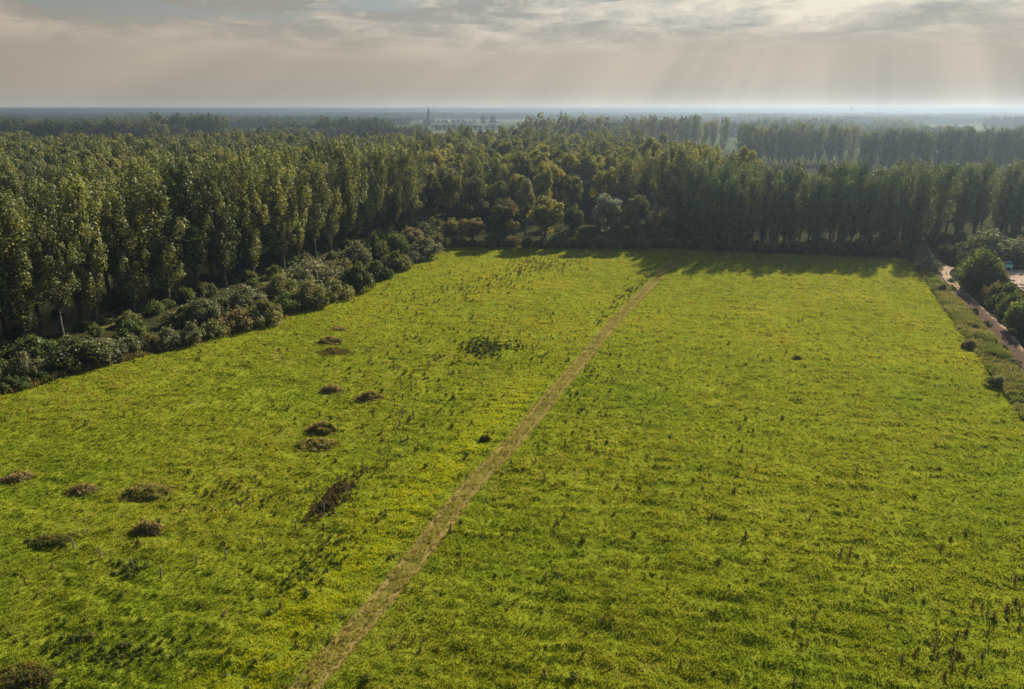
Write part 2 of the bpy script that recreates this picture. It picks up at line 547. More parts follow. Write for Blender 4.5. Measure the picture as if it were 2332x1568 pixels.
def blob(c, rad, n, rng, jit=.45, up=.0):
    d = rng.normal(size=(n, 3))
    d[:, 2] += up * np.abs(rng.normal(size=n))
    d /= np.linalg.norm(d, axis=1)[:, None]
    r = rng.uniform(.25, 1.0, n) ** .45
    p = np.asarray(c) + d * np.asarray(rad) * r[:, None] + rng.normal(size=(n, 3)) * .05 * np.mean(rad)
    nn = d + rng.normal(size=(n, 3)) * jit
    return p, nn


def tube(pts, radii, sides=6):
    pts = np.array(pts, float)
    d = np.gradient(pts, axis=0)
    d /= np.linalg.norm(d, axis=1)[:, None] + 1e-9
    ref = np.array([1., .3, .1])
    a = np.cross(d, ref); a /= np.linalg.norm(a, axis=1)[:, None]
    b = np.cross(d, a)
    th = np.arange(sides) * 2 * math.pi / sides
    V = pts[:, None] + (a[:, None] * np.cos(th)[None, :, None] + b[:, None] * np.sin(th)[None, :, None]) * np.array(radii)[:, None, None]
    n = len(pts)
    i, j = np.meshgrid(np.arange(n - 1), np.arange(sides), indexing='ij')
    j2 = (j + 1) % sides
    q = np.stack([i * sides + j, i * sides + j2, (i + 1) * sides + j2, (i + 1) * sides + j], -1).reshape(-1, 4)
    return V.reshape(-1, 3), q


class Acc:
    def __init__(self):
        self.V, self.F, self.A, self.n = [], [], [], 0

    def add(self, V, F, a=None):
        self.V.append(V)
        self.F.append(np.asarray(F) + self.n)
        self.n += len(V)
        self.A.append(np.zeros(len(F)) if a is None else a)

    def mesh(self, name, m_, sm=False, attr=True):
        by = {}
        fs, at = [], []
        for s_ in (3, 4):
            for f, a in zip(self.F, self.A):
                if f.shape[1] == s_:
                    by.setdefault(s_, []).append((f, a))
        for s_ in by:
            fs.append(np.vstack([f for f, _ in by[s_]]))
            at.append(np.concatenate([a for _, a in by[s_]]))
        return mesh_np(name, np.vstack(self.V), fs, m_, {'v': ('FACE', 'FLOAT', np.concatenate(at))} if attr else None, smooth_=sm)


def poplar_meshes(seed, n_leaf, leaf, wide=1.0, base=4.5, key='poplar', H=25.0):
    rng = np.random.default_rng(seed)
    cr, tr = Acc(), Acc()
    zt = np.linspace(-.3, H * .93, 9)
    bend = np.cumsum(rng.normal(size=(9, 2)) * .12, axis=0)
    axis = np.column_stack([bend, zt])
    axis[0, :2] = axis[1, :2]
    V, F = tube(axis, np.interp(zt, [0, H * .2, H], [.36, .28, .05]), 7)
    tr.add(V, F)
    npl = 74
    for i in range(npl):
        u = (i + .5) / npl
        z = base + (H - base - 1.8) * u ** .92
        prof = np.interp(u, [0, .12, .4, .75, .92, 1], [1.0, 2.2, 3.3, 3.1, 2.3, 1.3]) * wide
        th = i * 2.39996 + rng.uniform(-.5, .5)
        rad = prof * rng.uniform(.3, 1.12)
        ax = np.array([np.interp(z, zt, axis[:, 0]), np.interp(z, zt, axis[:, 1])])
        c = np.array([ax[0] + math.cos(th) * rad, ax[1] + math.sin(th) * rad, z])
        rx = rng.uniform(.6, 1.25) * (1.0 - .15 * u)
        z -= rng.uniform(0, 1.6) * (u > .7)
        rz = rng.uniform(1.2, 2.5)
        n = int(n_leaf / npl * rng.uniform(.7, 1.3))
        p, nn = blob(c, (rx, rx, rz), n, rng, up=.25)
        # plumes lean outward with height
        p[:, :2] += ((p[:, 2] - z) * .12)[:, None] * np.array([math.cos(th), math.sin(th)])
        V, F = quads(p, nn, rng.uniform(.6, 1.3, len(p)) * leaf, rng)
        cr.add(V, F, np.clip(rng.uniform(0, 1) * .5 + rng.uniform(0, .5, len(F)), 0, 1))
        z0 = max(base * .8, z - rad * 1.6 - 1.0)
        s_ = np.array([np.interp(z0, zt, axis[:, 0]), np.interp(z0, zt, axis[:, 1]), z0])
        V, F = tube([s_, s_ * .5 + c * .5 + np.array([0, 0, -.4]), c + np.array([0, 0, rz * .6])], [.09, .055, .015], 4)
        tr.add(V, F)
    return cr.mesh('crown', M[key]), tr.mesh('trunk', M['bark'], True, False)


def round_meshes(seed, n_leaf, leaf, key, H=20.0, rw=5.5, base=3.0, nb=42, dome=.5):
    rng = np.random.default_rng(seed)
    cr, tr = Acc(), Acc()
    axis = np.column_stack([np.cumsum(rng.normal(size=(6, 2)) * .2, axis=0), np.linspace(-.3, H * .7, 6)])
    V, F = tube(axis, np.linspace(.42, .12, 6), 7)
    tr.add(V, F)
    cz = (H + base) / 2
    rz = (H - base) / 2
    for i in range(nb):
        d = rng.normal(size=3)
        d /= np.linalg.norm(d)
        if rng.random() < .5:
            d[2] = abs(d[2])
        q = rng.uniform(.45, .85)
        br = rng.uniform(.16, .28) * rw * 1.15
        c = np.array([0, 0, cz]) + d * np.array([rw - br * .6, rw - br * .6, rz - br * .5]) * q * np.array([1, 1, 1.0])
        n = int(n_leaf / nb * rng.uniform(.7, 1.3))
        p, nn = blob(c, (br, br, br * rng.uniform(.8, 1.15)), n, rng, up=.3)
        V, F = quads(p, nn, rng.uniform(.6, 1.3, len(p)) * leaf, rng)
        cr.add(V, F, np.clip(rng.uniform(0, .5) + rng.uniform(0, .5, len(F)), 0, 1))
        s_ = axis[2] * .6 + axis[3] * .4
        V, F = tube([s_, s_ * .45 + c * .55 - np.array([0, 0, .5]), c], [.13, .08, .02], 4)
        tr.add(V, F)
    return cr.mesh('crown', M[key]), tr.mesh('trunk', M['bark'], True, False)


def bush_meshes(seed, n_leaf, key, leaf=.058, nb=38, tall=1.05, narrow=2.0):
    """unit bush: about 1 wide in radius, 1.3 high"""
    rng = np.random.default_rng(seed)
    cr, tr = Acc(), Acc()
    for i in range(nb):
        th = rng.uniform(0, 2 * math.pi)
        ra = rng.uniform(.0, .85) ** .8
        br = rng.uniform(.13, .34)
        z = (1.15 - ra * .75) * rng.uniform(.35, .85) * tall
        c = np.array([math.cos(th) * ra, math.sin(th) * ra, z])
        n = int(n_leaf / nb)
        p, nn = blob(c, (br, br, br * rng.uniform(1.0, 1.7)), n, rng, up=.45, jit=.6)
        sh = rng.random(n) < .12
        p[sh, 2] += rng.uniform(0, .22, sh.sum())
        p[sh, :2] += rng.normal(size=(sh.sum(), 2)) * .05
        p[:, 2] = np.where(p[:, 2] < .03, .03 + rng.uniform(0, .2, n), p[:, 2])
        V, F = quads(p, nn, rng.uniform(.6, 1.4, len(p)) * leaf, rng, aspect=narrow * .3, updir=(0, 0, 1))
        cr.add(V, F, np.clip(rng.uniform(0, .5) + rng.uniform(0, .5, len(F)), 0, 1))
        V, F = tube([(c[0] * .15, c[1] * .15, -.05), c * .55, c + np.array([0, 0, br * .7])], [.03, .02, .006], 4)
        tr.add(V, F)
    return cr.mesh('foliage', M[key]), tr.mesh('stem', M['bark'], True, False)


POP = [poplar_meshes(10 + i, 8200, .18, wide=(.92, 1.15, 1.3, 1.02, 1.22)[i % 5], base=(3.6, 5.2, 6.6, 4.4)[i % 4]) for i in range(9)]
POPB = [poplar_meshes(30 + i, 6200, .20, wide=.92 + .08 * (i % 3), base=(2.8, 4.0, 3.4, 4.8)[i % 4], key='poplar_backlit') for i in range(5)]
WOOD = [round_meshes(50 + i, 6200, .24, 'wood', rw=(5.6, 4.8, 6.2, 4.4)[i % 4], H=(20, 22, 19, 23)[i % 4]) for i in range(7)]
BACKS = {'brown': round_meshes(71, 8000, .2, 'brown', H=13, rw=4.8, base=.6), 'olive': round_meshes(72, 8000, .2, 'wood', H=13, rw=4.8, base=.6),
         'silver': round_meshes(73, 8000, .2, 'silver', H=14, rw=4.4, base=2), 'green': round_meshes(74, 8000, .2, 'green', H=12, rw=4.8, base=.6),
         'willow': round_meshes(75, 8000, .2, 'willow', H=13, rw=4.6, base=.6)}
BUSH = {k_: [bush_meshes(90 + 7 * i + j, 6400, k_) for j in range(3)] for i, k_ in enumerate(('willow', 'olive', 'green', 'brown'))}

rnd = random.Random(5)
COLL = S.collection


def plant(name, meshes, x, y, sc, rz, label, cat, group=None, lean=(0, 0), parts=('crown', 'trunk')):
    r = bpy.data.objects.new(name, None)
    r.empty_display_size = .5
    COLL.objects.link(r)
    r.location = (x, y, float(hgt(x, y)) - .05)
    r.scale = sc
    r.rotation_euler = (lean[0], lean[1], rz)
    tag(r, label, cat, group)
    for pn, me in zip(parts, meshes):
        o = bpy.data.objects.new(pn, me)
        COLL.objects.link(o)
        o.parent = r
    return r


ORD = ['first', 'second', 'third', 'fourth', 'fifth', 'sixth', 'seventh', 'eighth', 'ninth', 'tenth', 'eleventh', 'twelfth', 'thirteenth', 'fourteenth',
       'fifteenth', 'sixteenth', 'seventeenth', 'eighteenth', 'nineteenth', 'twentieth'] + ['twenty-' + s_ for s_ in
       ('first', 'second', 'third', 'fourth', 'fifth', 'sixth', 'seventh', 'eighth', 'ninth')] + ['thirtieth'] + ['thirty-' + s_ for s_ in
       ('first', 'second', 'third', 'fourth', 'fifth', 'sixth', 'seventh', 'eighth', 'ninth')] + ['fortieth'] + ['forty-' + s_ for s_ in
       ('first', 'second', 'third', 'fourth', 'fifth', 'sixth', 'seventh', 'eighth', 'ninth')]
taken = []      # planted positions, so the wood does not grow through the rows


def row(a, b, spacing, h, kind, label, group, jit=.8, wide=1.0, skip=()):
    a, b = np.array(a), np.array(b)
    L = np.linalg.norm(b - a)
    n = int(L / spacing)
    for i in range(n + 1):
        p = a + (b - a) * i / n
        x, y = p[0] + rnd.uniform(-jit, jit), p[1] + rnd.uniform(-jit, jit)
        if i in skip:
            continue
        ms = rnd.choice(kind)
        s = h / 25 * rnd.uniform(.90, 1.08)
        sw = s * wide * rnd.uniform(.92, 1.12)
        taken.append((x, y))
        plant('poplar_tree', ms, x, y, (sw, sw, s), rnd.uniform(0, 6.28), label.format(ORD[i % 49]), 'tree', group, (rnd.uniform(-.02, .02), rnd.uniform(-.02, .02)))


# left poplar stand: three rows going away from the camera
base_l = [P(-260, 960), P(-60, 850), P(65, 793), P(385, 692), P(640, 612), P(860, 532), P(945, 503)]
base_l = resample(base_l, 6.9)
dl = np.gradient(base_l, axis=0); dl /= np.linalg.norm(dl, axis=1)[:, None]
nl_ = np.stack([-dl[:, 1], dl[:, 0]], -1)
for rk, rn in ((0, 'front'), (1, 'second'), (2, 'third')):
    for i, (p, n_) in enumerate(zip(base_l, nl_)):
        x, y = p + n_ * 7.8 * rk + (dl[i] * 3.6 * (rk % 2))
        x += rnd.uniform(-.8, .8); y += rnd.uniform(-.8, .8)
        s = 26.5 / 25 * rnd.uniform(.86, 1.08)
        sw = s * rnd.uniform(.98, 1.18)
        taken.append((x, y))
        plant('poplar_tree', rnd.choice(POP), x, y, (sw, sw, s), rnd.uniform(0, 6.28),
              f'olive poplar in the {rn} row of the left stand, {ORD[min(i, 48)]} from its near end', 'tree', 'poplars of the left stand',
              (rnd.uniform(-.03, .03), rnd.uniform(-.03, .03)))

# right rows at the far end of the pasture; fourth added to deepen their shadow
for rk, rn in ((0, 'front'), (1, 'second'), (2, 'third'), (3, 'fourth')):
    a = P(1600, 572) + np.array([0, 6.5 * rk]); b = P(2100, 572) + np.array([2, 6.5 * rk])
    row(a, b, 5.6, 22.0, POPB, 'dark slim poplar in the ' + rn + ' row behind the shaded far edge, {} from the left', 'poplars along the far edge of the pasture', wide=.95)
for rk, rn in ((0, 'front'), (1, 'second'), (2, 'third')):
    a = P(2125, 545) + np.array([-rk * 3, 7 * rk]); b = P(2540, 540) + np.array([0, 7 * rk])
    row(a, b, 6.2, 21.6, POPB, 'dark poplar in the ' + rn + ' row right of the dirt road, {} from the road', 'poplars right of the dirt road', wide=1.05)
# taller lighter group joining the middle wood and the right row
for i, (px, py, h) in enumerate([(1500, 545, 26), (1540, 540, 26.5), (1580, 538, 27), (1618, 535, 26), (1470, 530, 25), (1650, 530, 24.5), (1415, 535, 23), (1435, 520, 25), (1525, 515, 27), (1570, 512, 27), (1605, 508, 26)]):
    p = P(px, py - (16 if px < 1545 else 4))
    taken.append(tuple(p))
    plant('poplar_tree', POP[i % 6], p[0], p[1], (1.15, 1.15, h / 25), i * 1.3, f'tall full poplar behind the head of the mown track, {ORD[i]} of a lighter clump', 'tree', 'poplars behind the head of the track')
# hedge-like lines far right, seen through blue air
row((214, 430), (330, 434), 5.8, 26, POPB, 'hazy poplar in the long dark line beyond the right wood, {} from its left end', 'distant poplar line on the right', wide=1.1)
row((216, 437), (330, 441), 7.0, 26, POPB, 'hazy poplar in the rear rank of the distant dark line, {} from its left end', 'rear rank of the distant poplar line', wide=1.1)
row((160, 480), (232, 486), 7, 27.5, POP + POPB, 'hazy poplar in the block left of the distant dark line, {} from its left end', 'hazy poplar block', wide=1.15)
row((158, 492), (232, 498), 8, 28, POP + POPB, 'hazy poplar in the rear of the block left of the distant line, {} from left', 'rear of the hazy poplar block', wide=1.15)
row((104, 615), (182, 610), 8, 31, POP, 'pale bare-sided poplar in the reddish block by the smoke, {} from its left end', 'reddish poplar block', wide=1.0)

# trees standing in front of the middle wood
for px, py, wpx, hpx, key, lab in [
        (1150, 556, 92, 108, 'brown', 'domed olive-brown tree standing left of the middle of the far edge'),
        (1245, 558, 100, 115, 'olive', 'domed yellowish tree beside the domed olive-brown one'),
        (1303, 556, 60, 98, 'green', 'small dark tree between the yellowish dome and the silver willow'),
        (1385, 556, 92, 112, 'silver', 'pale silver willow with a bright top at the far edge'),
        (1452, 556, 84, 110, 'willow', 'grey-green willow just right of the silver one'),
        (1510, 560, 76, 90, 'brown', 'low reddish-brown tree left of the track head'),
        (1030, 556, 60, 62, 'olive', 'small olive tree at the left end of the far edge'),
        (1075, 556, 76, 64, 'brown', 'low broad brown tree left of the brown dome'),
        (1198, 536, 62, 130, 'willow', 'slim grey tree with a pale drooping limb behind the domed pair')]:
    p = P(px, py + 4)
    t_ = CAM_H / (FPX * math.sin(PITCH) - (784 - py) * math.cos(PITCH))
    ht, wd = hpx * t_ * 1.05, wpx * t_
    me = BACKS[key][0]
    taken.append(tuple(p))
    p = p + np.array([0, wd * .35])
    plant('leafy_tree', BACKS[key], p[0], p[1], (wd / 9.4, wd / 9.4, ht / 13.2), rnd.uniform(0, 6), lab, 'tree')

# ------------------------------------------------------------------ the wood: individual trees near, one mass far
tk = np.array(taken)
cells = []
rng = np.random.default_rng(77)
fld_poly = FIELD
for gx in np.arange(-520, 240, 8.3):
    for gy in np.arange(120, 640, 8.3):
        x, y = gx + rng.uniform(-2.4, 2.4), gy + rng.uniform(-2.4, 2.4)
        cells.append((x, y))
C_ = np.array(cells)
x, y = C_[:, 0], C_[:, 1]
ld_, ls_ = seg_dist(base_l, x, y)
left_wood = (ls_ < 0) & (ld_ > 46 + 12 * vn(x, y, 40, 31)) & (y > 95)
# the stand's line runs on behind the field: the middle wood
mid = (x > -45 - (y - 200) * .05) & (x < 78) & (y > 207 + 16 * ((x > -22) & (x < 52))) & (y < 470 + 40 * vn(x, y, 50, 32))
right_wood = (x >= 78) & (x < 150) & (y > 330) & (y < 420)
rw2 = (x > 78) & (x < 125) & (y > 212) & (y < 260)
leftfar = (x <= -45) & (ld_ > 46) & (y > 200) & (x < 0)
far_lim = 540 + 60 * (vn(x, x * 0, 60, 33) - .5)
okc = (left_wood | mid | leftfar) & (y < far_lim) & ~inside(FIELD, x, y) & ~inside(CLEAR, x, y)
okc &= (np.abs(x) < y * .86 + 25)
okc &= vn(x, y, 26, 35) > .13          # a few openings in the canopy
C_ = C_[okc]
if len(tk):
    d2 = ((C_[:, None] - tk[None]) ** 2).sum(-1).min(1)
    C_ = C_[d2 > 5.0 ** 2]
dist = np.hypot(C_[:, 0], C_[:, 1])
# those that show most: near ones and the ones at the edges of the openings
order = np.argsort(dist)
near, rest = order[:300], order[300:]
print('WOOD', len(C_), 'individual', len(near))
GL = {0: ('olive tree crown in the closed wood behind the left poplar stand', 'wood behind the left poplars'),
      1: ('bushy tree in the middle wood behind the domed trees of the far edge', 'middle wood behind the far edge'),
      2: ('hazy green tree in the wood behind the dark right-hand poplars', 'wood behind the right poplars')}
for i in near:
    x, y = C_[i]
    zz = 0 if x < -48 else (1 if x < 78 else 2)
    s = rng.uniform(.80, 1.08) * (.93 if zz == 0 else 1.06)
    if rng.random() < (.25 if zz == 0 else .08):
        ms = POP[rng.integers(9)]; s *= .9
    else:
        ms = WOOD[rng.integers(7)]; s *= rng.uniform(.88, 1.1)
    plant('woodland_tree', ms, x, y, (s, s, s * rng.uniform(.95, 1.1)), rng.uniform(0, 6.28), GL[zz][0], 'tree', GL[zz][1])


# ---- instanced mass for what nobody could count
def proto_collection(name, meshes):
    c = bpy.data.collections.new(name)
    for i, me in enumerate(meshes):
        c.objects.link(bpy.data.objects.new(f'{name}_{chr(97 + i)}', me))
    return c


def joined(pair, name):
    """crown and trunk of one tree as one mesh, for the far mass"""
    import bmesh
    bm = bmesh.new()
    bm.from_mesh(pair[0])
    me = bpy.data.meshes.new(name)
    bm.to_mesh(me)
    bm.free()
    me.materials.append(pair[0].materials[0])
    return me


def scatter(name, pts, rots, scls, idx, coll, m_=None):
    me = mesh_np(name, pts, np.zeros((0, 3), int), [], {}) if False else bpy.data.meshes.new(name)
    me.vertices.add(len(pts))
    me.vertices.foreach_set('co', np.asarray(pts, np.float32).ravel())
    for an, typ, data in (('rot', 'FLOAT_VECTOR', rots), ('scl', 'FLOAT_VECTOR', scls), ('idx', 'INT', idx)):
        at = me.attributes.new(an, typ, 'POINT')
        at.data.foreach_set('vector' if typ == 'FLOAT_VECTOR' else 'value', np.asarray(data, np.float32 if typ != 'INT' else np.int32).ravel())
    o = ob(name, me)
    ng = bpy.data.node_groups.new(name, 'GeometryNodeTree')
    ng.interface.new_socket('Geometry', in_out='INPUT', socket_type='NodeSocketGeometry')
    ng.interface.new_socket('Geometry', in_out='OUTPUT', socket_type='NodeSocketGeometry')
    g = NT(ng)
    gi = g.n('NodeGroupInput'); go = g.n('NodeGroupOutput')
    ci = g.n('GeometryNodeCollectionInfo', {'Collection': coll, 'Separate Children': True, 'Reset Children': True})
    ar = g.n('GeometryNodeInputNamedAttribute', {'Name': 'rot'}, data_type='FLOAT_VECTOR')
    as_ = g.n('GeometryNodeInputNamedAttribute', {'Name': 'scl'}, data_type='FLOAT_VECTOR')
    ai = g.n('GeometryNodeInputNamedAttribute', {'Name': 'idx'}, data_type='INT')
    e2r = g.n('FunctionNodeEulerToRotation', {0: ar.outputs['Attribute']})
    ip = g.n('GeometryNodeInstanceOnPoints', {'Points': gi.outputs[0], 'Instance': ci.outputs[0], 'Pick Instance': True,
                                             'Instance Index': ai.outputs['Attribute'], 'Rotation': e2r.outputs[0], 'Scale': as_.outputs['Attribute']})
    ng.links.new(ip.outputs[0], go.inputs[0])
    md = o.modifiers.new('scatter', 'NODES')
    md.node_group = ng
    return o


FARW = [joined(round_meshes(150 + i, 3600, .34, 'wood', rw=(5.2, 4.6, 5.8)[i % 3], H=21), 'far_tree') for i in range(4)] + \
       [joined(poplar_meshes(160 + i, 3600, .32, wide=1.15, base=1.0, H=22), 'far_poplar') for i in range(2)]
cw = proto_collection('far_trees', FARW)
Cr = C_[rest]
n = len(Cr)
s = rng.uniform(.80, 1.10, n) * np.where(Cr[:, 0] < -48, .94, 1.04)
o = scatter('woodland', np.column_stack([Cr, np.zeros(n)]), np.column_stack([np.zeros((n, 2)), rng.uniform(0, 6.28, n)]),
            np.column_stack([s, s, s * rng.uniform(.95, 1.12, n)]), rng.integers(0, 6, n), cw)
tag(o, 'closed olive green wood filling the middle distance behind the poplars', 'woodland', kind='stuff')

# ---- tree belts of the far plain
def belt_mesh(seed, key, L=70., H=16., n_leaf=5200, leaf=.95):
    r_ = np.random.default_rng(seed)
    cr = Acc()
    nb = int(L / 3.6)
    for i in range(nb):
        hh = H * r_.uniform(.40, .52)
        c = np.array([(i + .5) / nb * L - L / 2, r_.uniform(-6, 6), hh])
        p, nn = blob(c, (r_.uniform(3.5, 6), 5, hh), int(n_leaf / nb), r_, up=.1)
        V, F = quads(p, nn, r_.uniform(.6, 1.3, len(p)) * leaf, r_)
        cr.add(V, F, r_.uniform(0, 1, len(F)))
    return cr.mesh('belt', M[key])


cb = proto_collection('tree_belts', [belt_mesh(201, 'belt'), belt_mesh(202, 'belt', 90, 19), belt_mesh(203, 'belt', 60, 14), belt_mesh(204, 'belt', 80, 18)])
pts, rots, scls = [], [], []
rb = np.random.default_rng(12)


def belt(x0, y0, x1, y1, h=1.0, thick=1.0):
    L = math.hypot(x1 - x0, y1 - y0)
    n = max(1, int(L / 52))
    a = math.atan2(y1 - y0, x1 - x0)
    for i in range(n):
        t_ = (i + .5) / n
        pts.append((x0 + (x1 - x0) * t_ + rb.normal() * 4, y0 + (y1 - y0) * t_ + rb.normal() * 6 * thick, 0))
        rots.append((0, 0, a + rb.normal() * .08 + (math.pi if rb.random() < .5 else 0)))
        q = rb.uniform(.85, 1.15) * h
        scls.append((1.05, 1.3 * thick, q))


for d in list(np.geomspace(1450, 15000, 64)):
    xw = d * .86
    nseg = rb.integers(3, 7)
    for _ in range(nseg):
        cx = rb.uniform(-xw, xw)
        if abs(cx / d - (-.055)) < .12 and d < 2900:
            continue
        L = rb.uniform(.12, .55) * d * .5
        dyy = rb.normal() * .12 * L
        belt(cx - L / 2, d + rb.uniform(-.04, .04) * d - dyy, cx + L / 2, d + dyy, h=rb.uniform(.8, 1.3), thick=1 + d / 5000)
for d in (9000, 11000, 13500, 17000, 21000):
    belt(-d * .86, d, d * .86, d, h=1.35, thick=3)
# darker woods just beyond the near wood, as in the picture
belt(-640, 800, -420, 830, 1.35); belt(-640, 830, -400, 860, 1.35)
belt(-430, 905, -372, 905, 1.65, 1.3)
belt(-290, 860, -205, 830, 1.4, 1.6); belt(-290, 890, -160, 880, 1.4, 1.6); belt(-230, 850, -110, 900, 1.3, 1.5)
belt(-350, 980, -560, 1010, .75)
belt(20, 680, 72, 670, 1.75, 1.6); belt(85, 730, 120, 735, 1.5, 1.2)
belt(110, 760, 200, 770, 1.7, 1.5)
for _ in range(14):
    a = rb.uniform(230, 620); d = rb.uniform(640, 1250)
    belt(a, d, a + rb.uniform(60, 170), d + rb.uniform(-20, 20), rb.uniform(.9, 1.25), 1.5)
for _ in range(8):
    a = rb.uniform(-50, 180); d = rb.uniform(1000, 1500)
    if abs(a / d + .02) < .09: continue
    belt(a, d, a + rb.uniform(60, 140), d + rb.uniform(-20, 20), rb.uniform(.8, 1.1), 1.2)
pts = np.array(pts)
o = scatter('far_tree_belts', pts, np.array(rots), np.array(scls), rb.integers(0, 4, len(pts)), cb)
tag(o, 'blue hazy belts of trees crossing the flat plain up to the horizon', 'tree belts', kind='stuff')
print('BELTS', len(pts))

# row of small round trees before the village
rt = round_meshes(301, 1500, .55, 'green', H=14, rw=4.6, base=1.5, nb=18)
for i, px in enumerate([946, 958, 968, 992, 1000, 1012, 1022, 1033, 1042, 1056, 1068, 1082, 1094, 1108, 1122, 1138]):
    d = 1230 + 14 * math.sin(i * 2.1)
    plant('roadside_tree', rt, (px - 1166) / 1648 * d, d, (1, 1, rnd.uniform(.8, 1.1)), i * 1.1,
          f'small round dark tree in the roadside row before the steeple, {ORD[i]} from the left', 'tree', 'row of small trees before the village')
for i, (px, hh) in enumerate([(1102, 1.5), (1123, 1.5)]):
    plant('lone_tree', rt, (px - 1166) / 1648 * 1750, 1750, (2.0, 2.0, hh * 1.2), i, ('left', 'right')[i] + ' one of two big round trees right of the steeple', 'tree')

# ------------------------------------------------------------------ bushes on the left edge and beside the road
def bush(px, py, wpx, hpx, key, label, group=None, back=0.0):
    p = P(px, py)
    t_ = CAM_H / (FPX * math.sin(PITCH) - (784 - py) * math.cos(PITCH))
    wd, ht = wpx * t_ / 2, hpx * t_
    d = p / np.linalg.norm(p)
    p = p + d * (wd * .45 + back)
    return plant('willow_bush' if key in ('willow', 'brown') else 'shrub', BUSH[key][rnd.randrange(3)], p[0], p[1],
                 (wd, wd * .95, ht / 1.22), rnd.uniform(0, 6.28), label, 'bush', group, parts=('foliage', 'stem'))


CN = {'willow': 'grey-green', 'olive': 'olive', 'green': 'dark green', 'brown': 'brownish'}
lefts = [(-40, 900, 80, 70, 'olive'), (28, 890, 62, 50, 'green'), (62, 872, 84, 86, 'willow'), (118, 852, 60, 56, 'olive'), (185, 842, 122, 92, 'olive'), (245, 824, 84, 80, 'willow'),
         (300, 812, 76, 70, 'willow'), (345, 800, 50, 50, 'olive'), (385, 794, 66, 74, 'willow'), (440, 786, 70, 58, 'willow'), (490, 770, 70, 52, 'olive'), (545, 754, 84, 60, 'brown'),
         (602, 742, 84, 96, 'olive'), (660, 714, 78, 64, 'green'), (706, 704, 92, 78, 'olive'), (762, 684, 86, 74, 'olive'), (812, 664, 94, 92, 'olive'),
         (860, 636, 66, 58, 'green'), (905, 614, 74, 62, 'olive'), (940, 598, 60, 40, 'willow'), (968, 588, 74, 60, 'willow'), (996, 570, 50, 48, 'brown')]
for i, (px, py, a, b, kx) in enumerate(lefts):
    bush(px, py, a * rnd.uniform(.95, 1.3), b * rnd.uniform(.58, .88), kx, f'{CN[kx]} bush in the front line of the left edge, {ORD[i]} from near end', 'front bushes of the left edge')
backs = [(90, 830, 90, 70, 'green'), (300, 780, 70, 60, 'green'), (425, 745, 80, 52, 'olive'), (470, 740, 90, 66, 'willow'), (510, 728, 70, 55, 'olive'), (560, 715, 84, 70, 'willow'), (640, 690, 90, 75, 'olive'),
         (715, 665, 120, 76, 'willow'), (780, 640, 70, 60, 'olive'), (815, 622, 70, 78, 'willow'), (856, 596, 52, 76, 'olive'), (895, 585, 66, 60, 'green'), (932, 570, 84, 56, 'brown'),
         (972, 558, 72, 56, 'willow'), (1000, 548, 60, 52, 'brown'), (965, 530, 50, 44, 'willow'), (985, 535, 50, 44, 'olive')]
for i, (px, py, a, b, kx) in enumerate(backs):
    bush(px, py, a * 1.25, b * .84, kx, f'{CN[kx]} willow bush in the rear line of the left edge, {ORD[i]} from near end', 'rear bushes of the left edge', back=1.0)
for i in range(46):
    t0 = rnd.uniform(0, 1)
    pa = np.array([np.interp(t0, [0, .25, .5, .75, 1], [q[j] for q in (P(2084, 596), P(2136, 668), P(2206, 768), P(2268, 852), P(2351, 965))]) for j in (0, 1)])
    s = rnd.uniform(.5, 1.15)
    plant('shrub', BUSH[rnd.choice(['brown', 'willow', 'olive', 'green'])][rnd.randrange(3)], pa[0] + rnd.uniform(.3, 5), pa[1], (s, s, s * rnd.uniform(.55, .95)), rnd.uniform(0, 6),
          'knee high scrub on the rank verge beside the dirt road', 'bush', 'low scrub on the verge by the road', parts=('foliage', 'stem'))
for i in range(60):
    t0 = rnd.uniform(0, len(LEFT_EDGE) - 1.01); j0 = int(t0)
    pp = LEFT_EDGE[j0] * (1 - t0 + j0) + LEFT_EDGE[j0 + 1] * (t0 - j0)
    s = rnd.uniform(.5, 1.15)
    plant('shrub', BUSH[rnd.choice(['brown', 'willow', 'olive', 'green'])][rnd.randrange(3)], pp[0] - rnd.uniform(-.6, 1.6), pp[1] + rnd.uniform(-.5, 1.5), (s, s, s * rnd.uniform(.6, 1.1)), rnd.uniform(0, 6),
          'knee high scrub at the foot of the left bush line', 'bush', 'low scrub along the left pasture edge', parts=('foliage', 'stem'))
# undergrowth below the poplars and below the far edge trees
k_ = 0
for i, (p, n_) in enumerate(zip(base_l, nl_)):
    for q in range(4):
        pp = p + n_ * (rnd.uniform(-5.5, 1.5) if q < 2 else rnd.uniform(0, 14)) + dl[i] * rnd.uniform(-3, 3)
        if rnd.random() < .12:
            continue
        s = rnd.uniform(1.3, 2.4)
        plant('shrub', BUSH[rnd.choice(['green', 'olive', 'green'])][rnd.randrange(3)], pp[0], pp[1], (s, s, s * rnd.uniform(.7, 1.2)), rnd.uniform(0, 6), 'dark shrub in the undergrowth between the left poplar trunks', 'bush', 'undergrowth of the left stand', parts=('foliage', 'stem'))
xx = 1010
while xx < 2090:
    p = P(xx, 563 + (xx - 1010) * .014)
    s = rnd.uniform(1.9, 3.2)
    if not (1545 < xx < 1592):
        plant('shrub', BUSH[rnd.choice(['green', 'olive', 'brown', 'green'])][rnd.randrange(3)], p[0], p[1] + s * .9, (s, s, s * rnd.uniform(.7, 1.15)), rnd.uniform(0, 6),
              'dark low shrub in the shade below the ' + ('leafy trees' if xx < 1560 else 'slim poplars') + ' of the far edge', 'bush', 'shrubs below the ' + ('leafy trees' if xx < 1560 else 'slim poplars'), parts=('foliage', 'stem'))
    xx += rnd.uniform(22, 40)
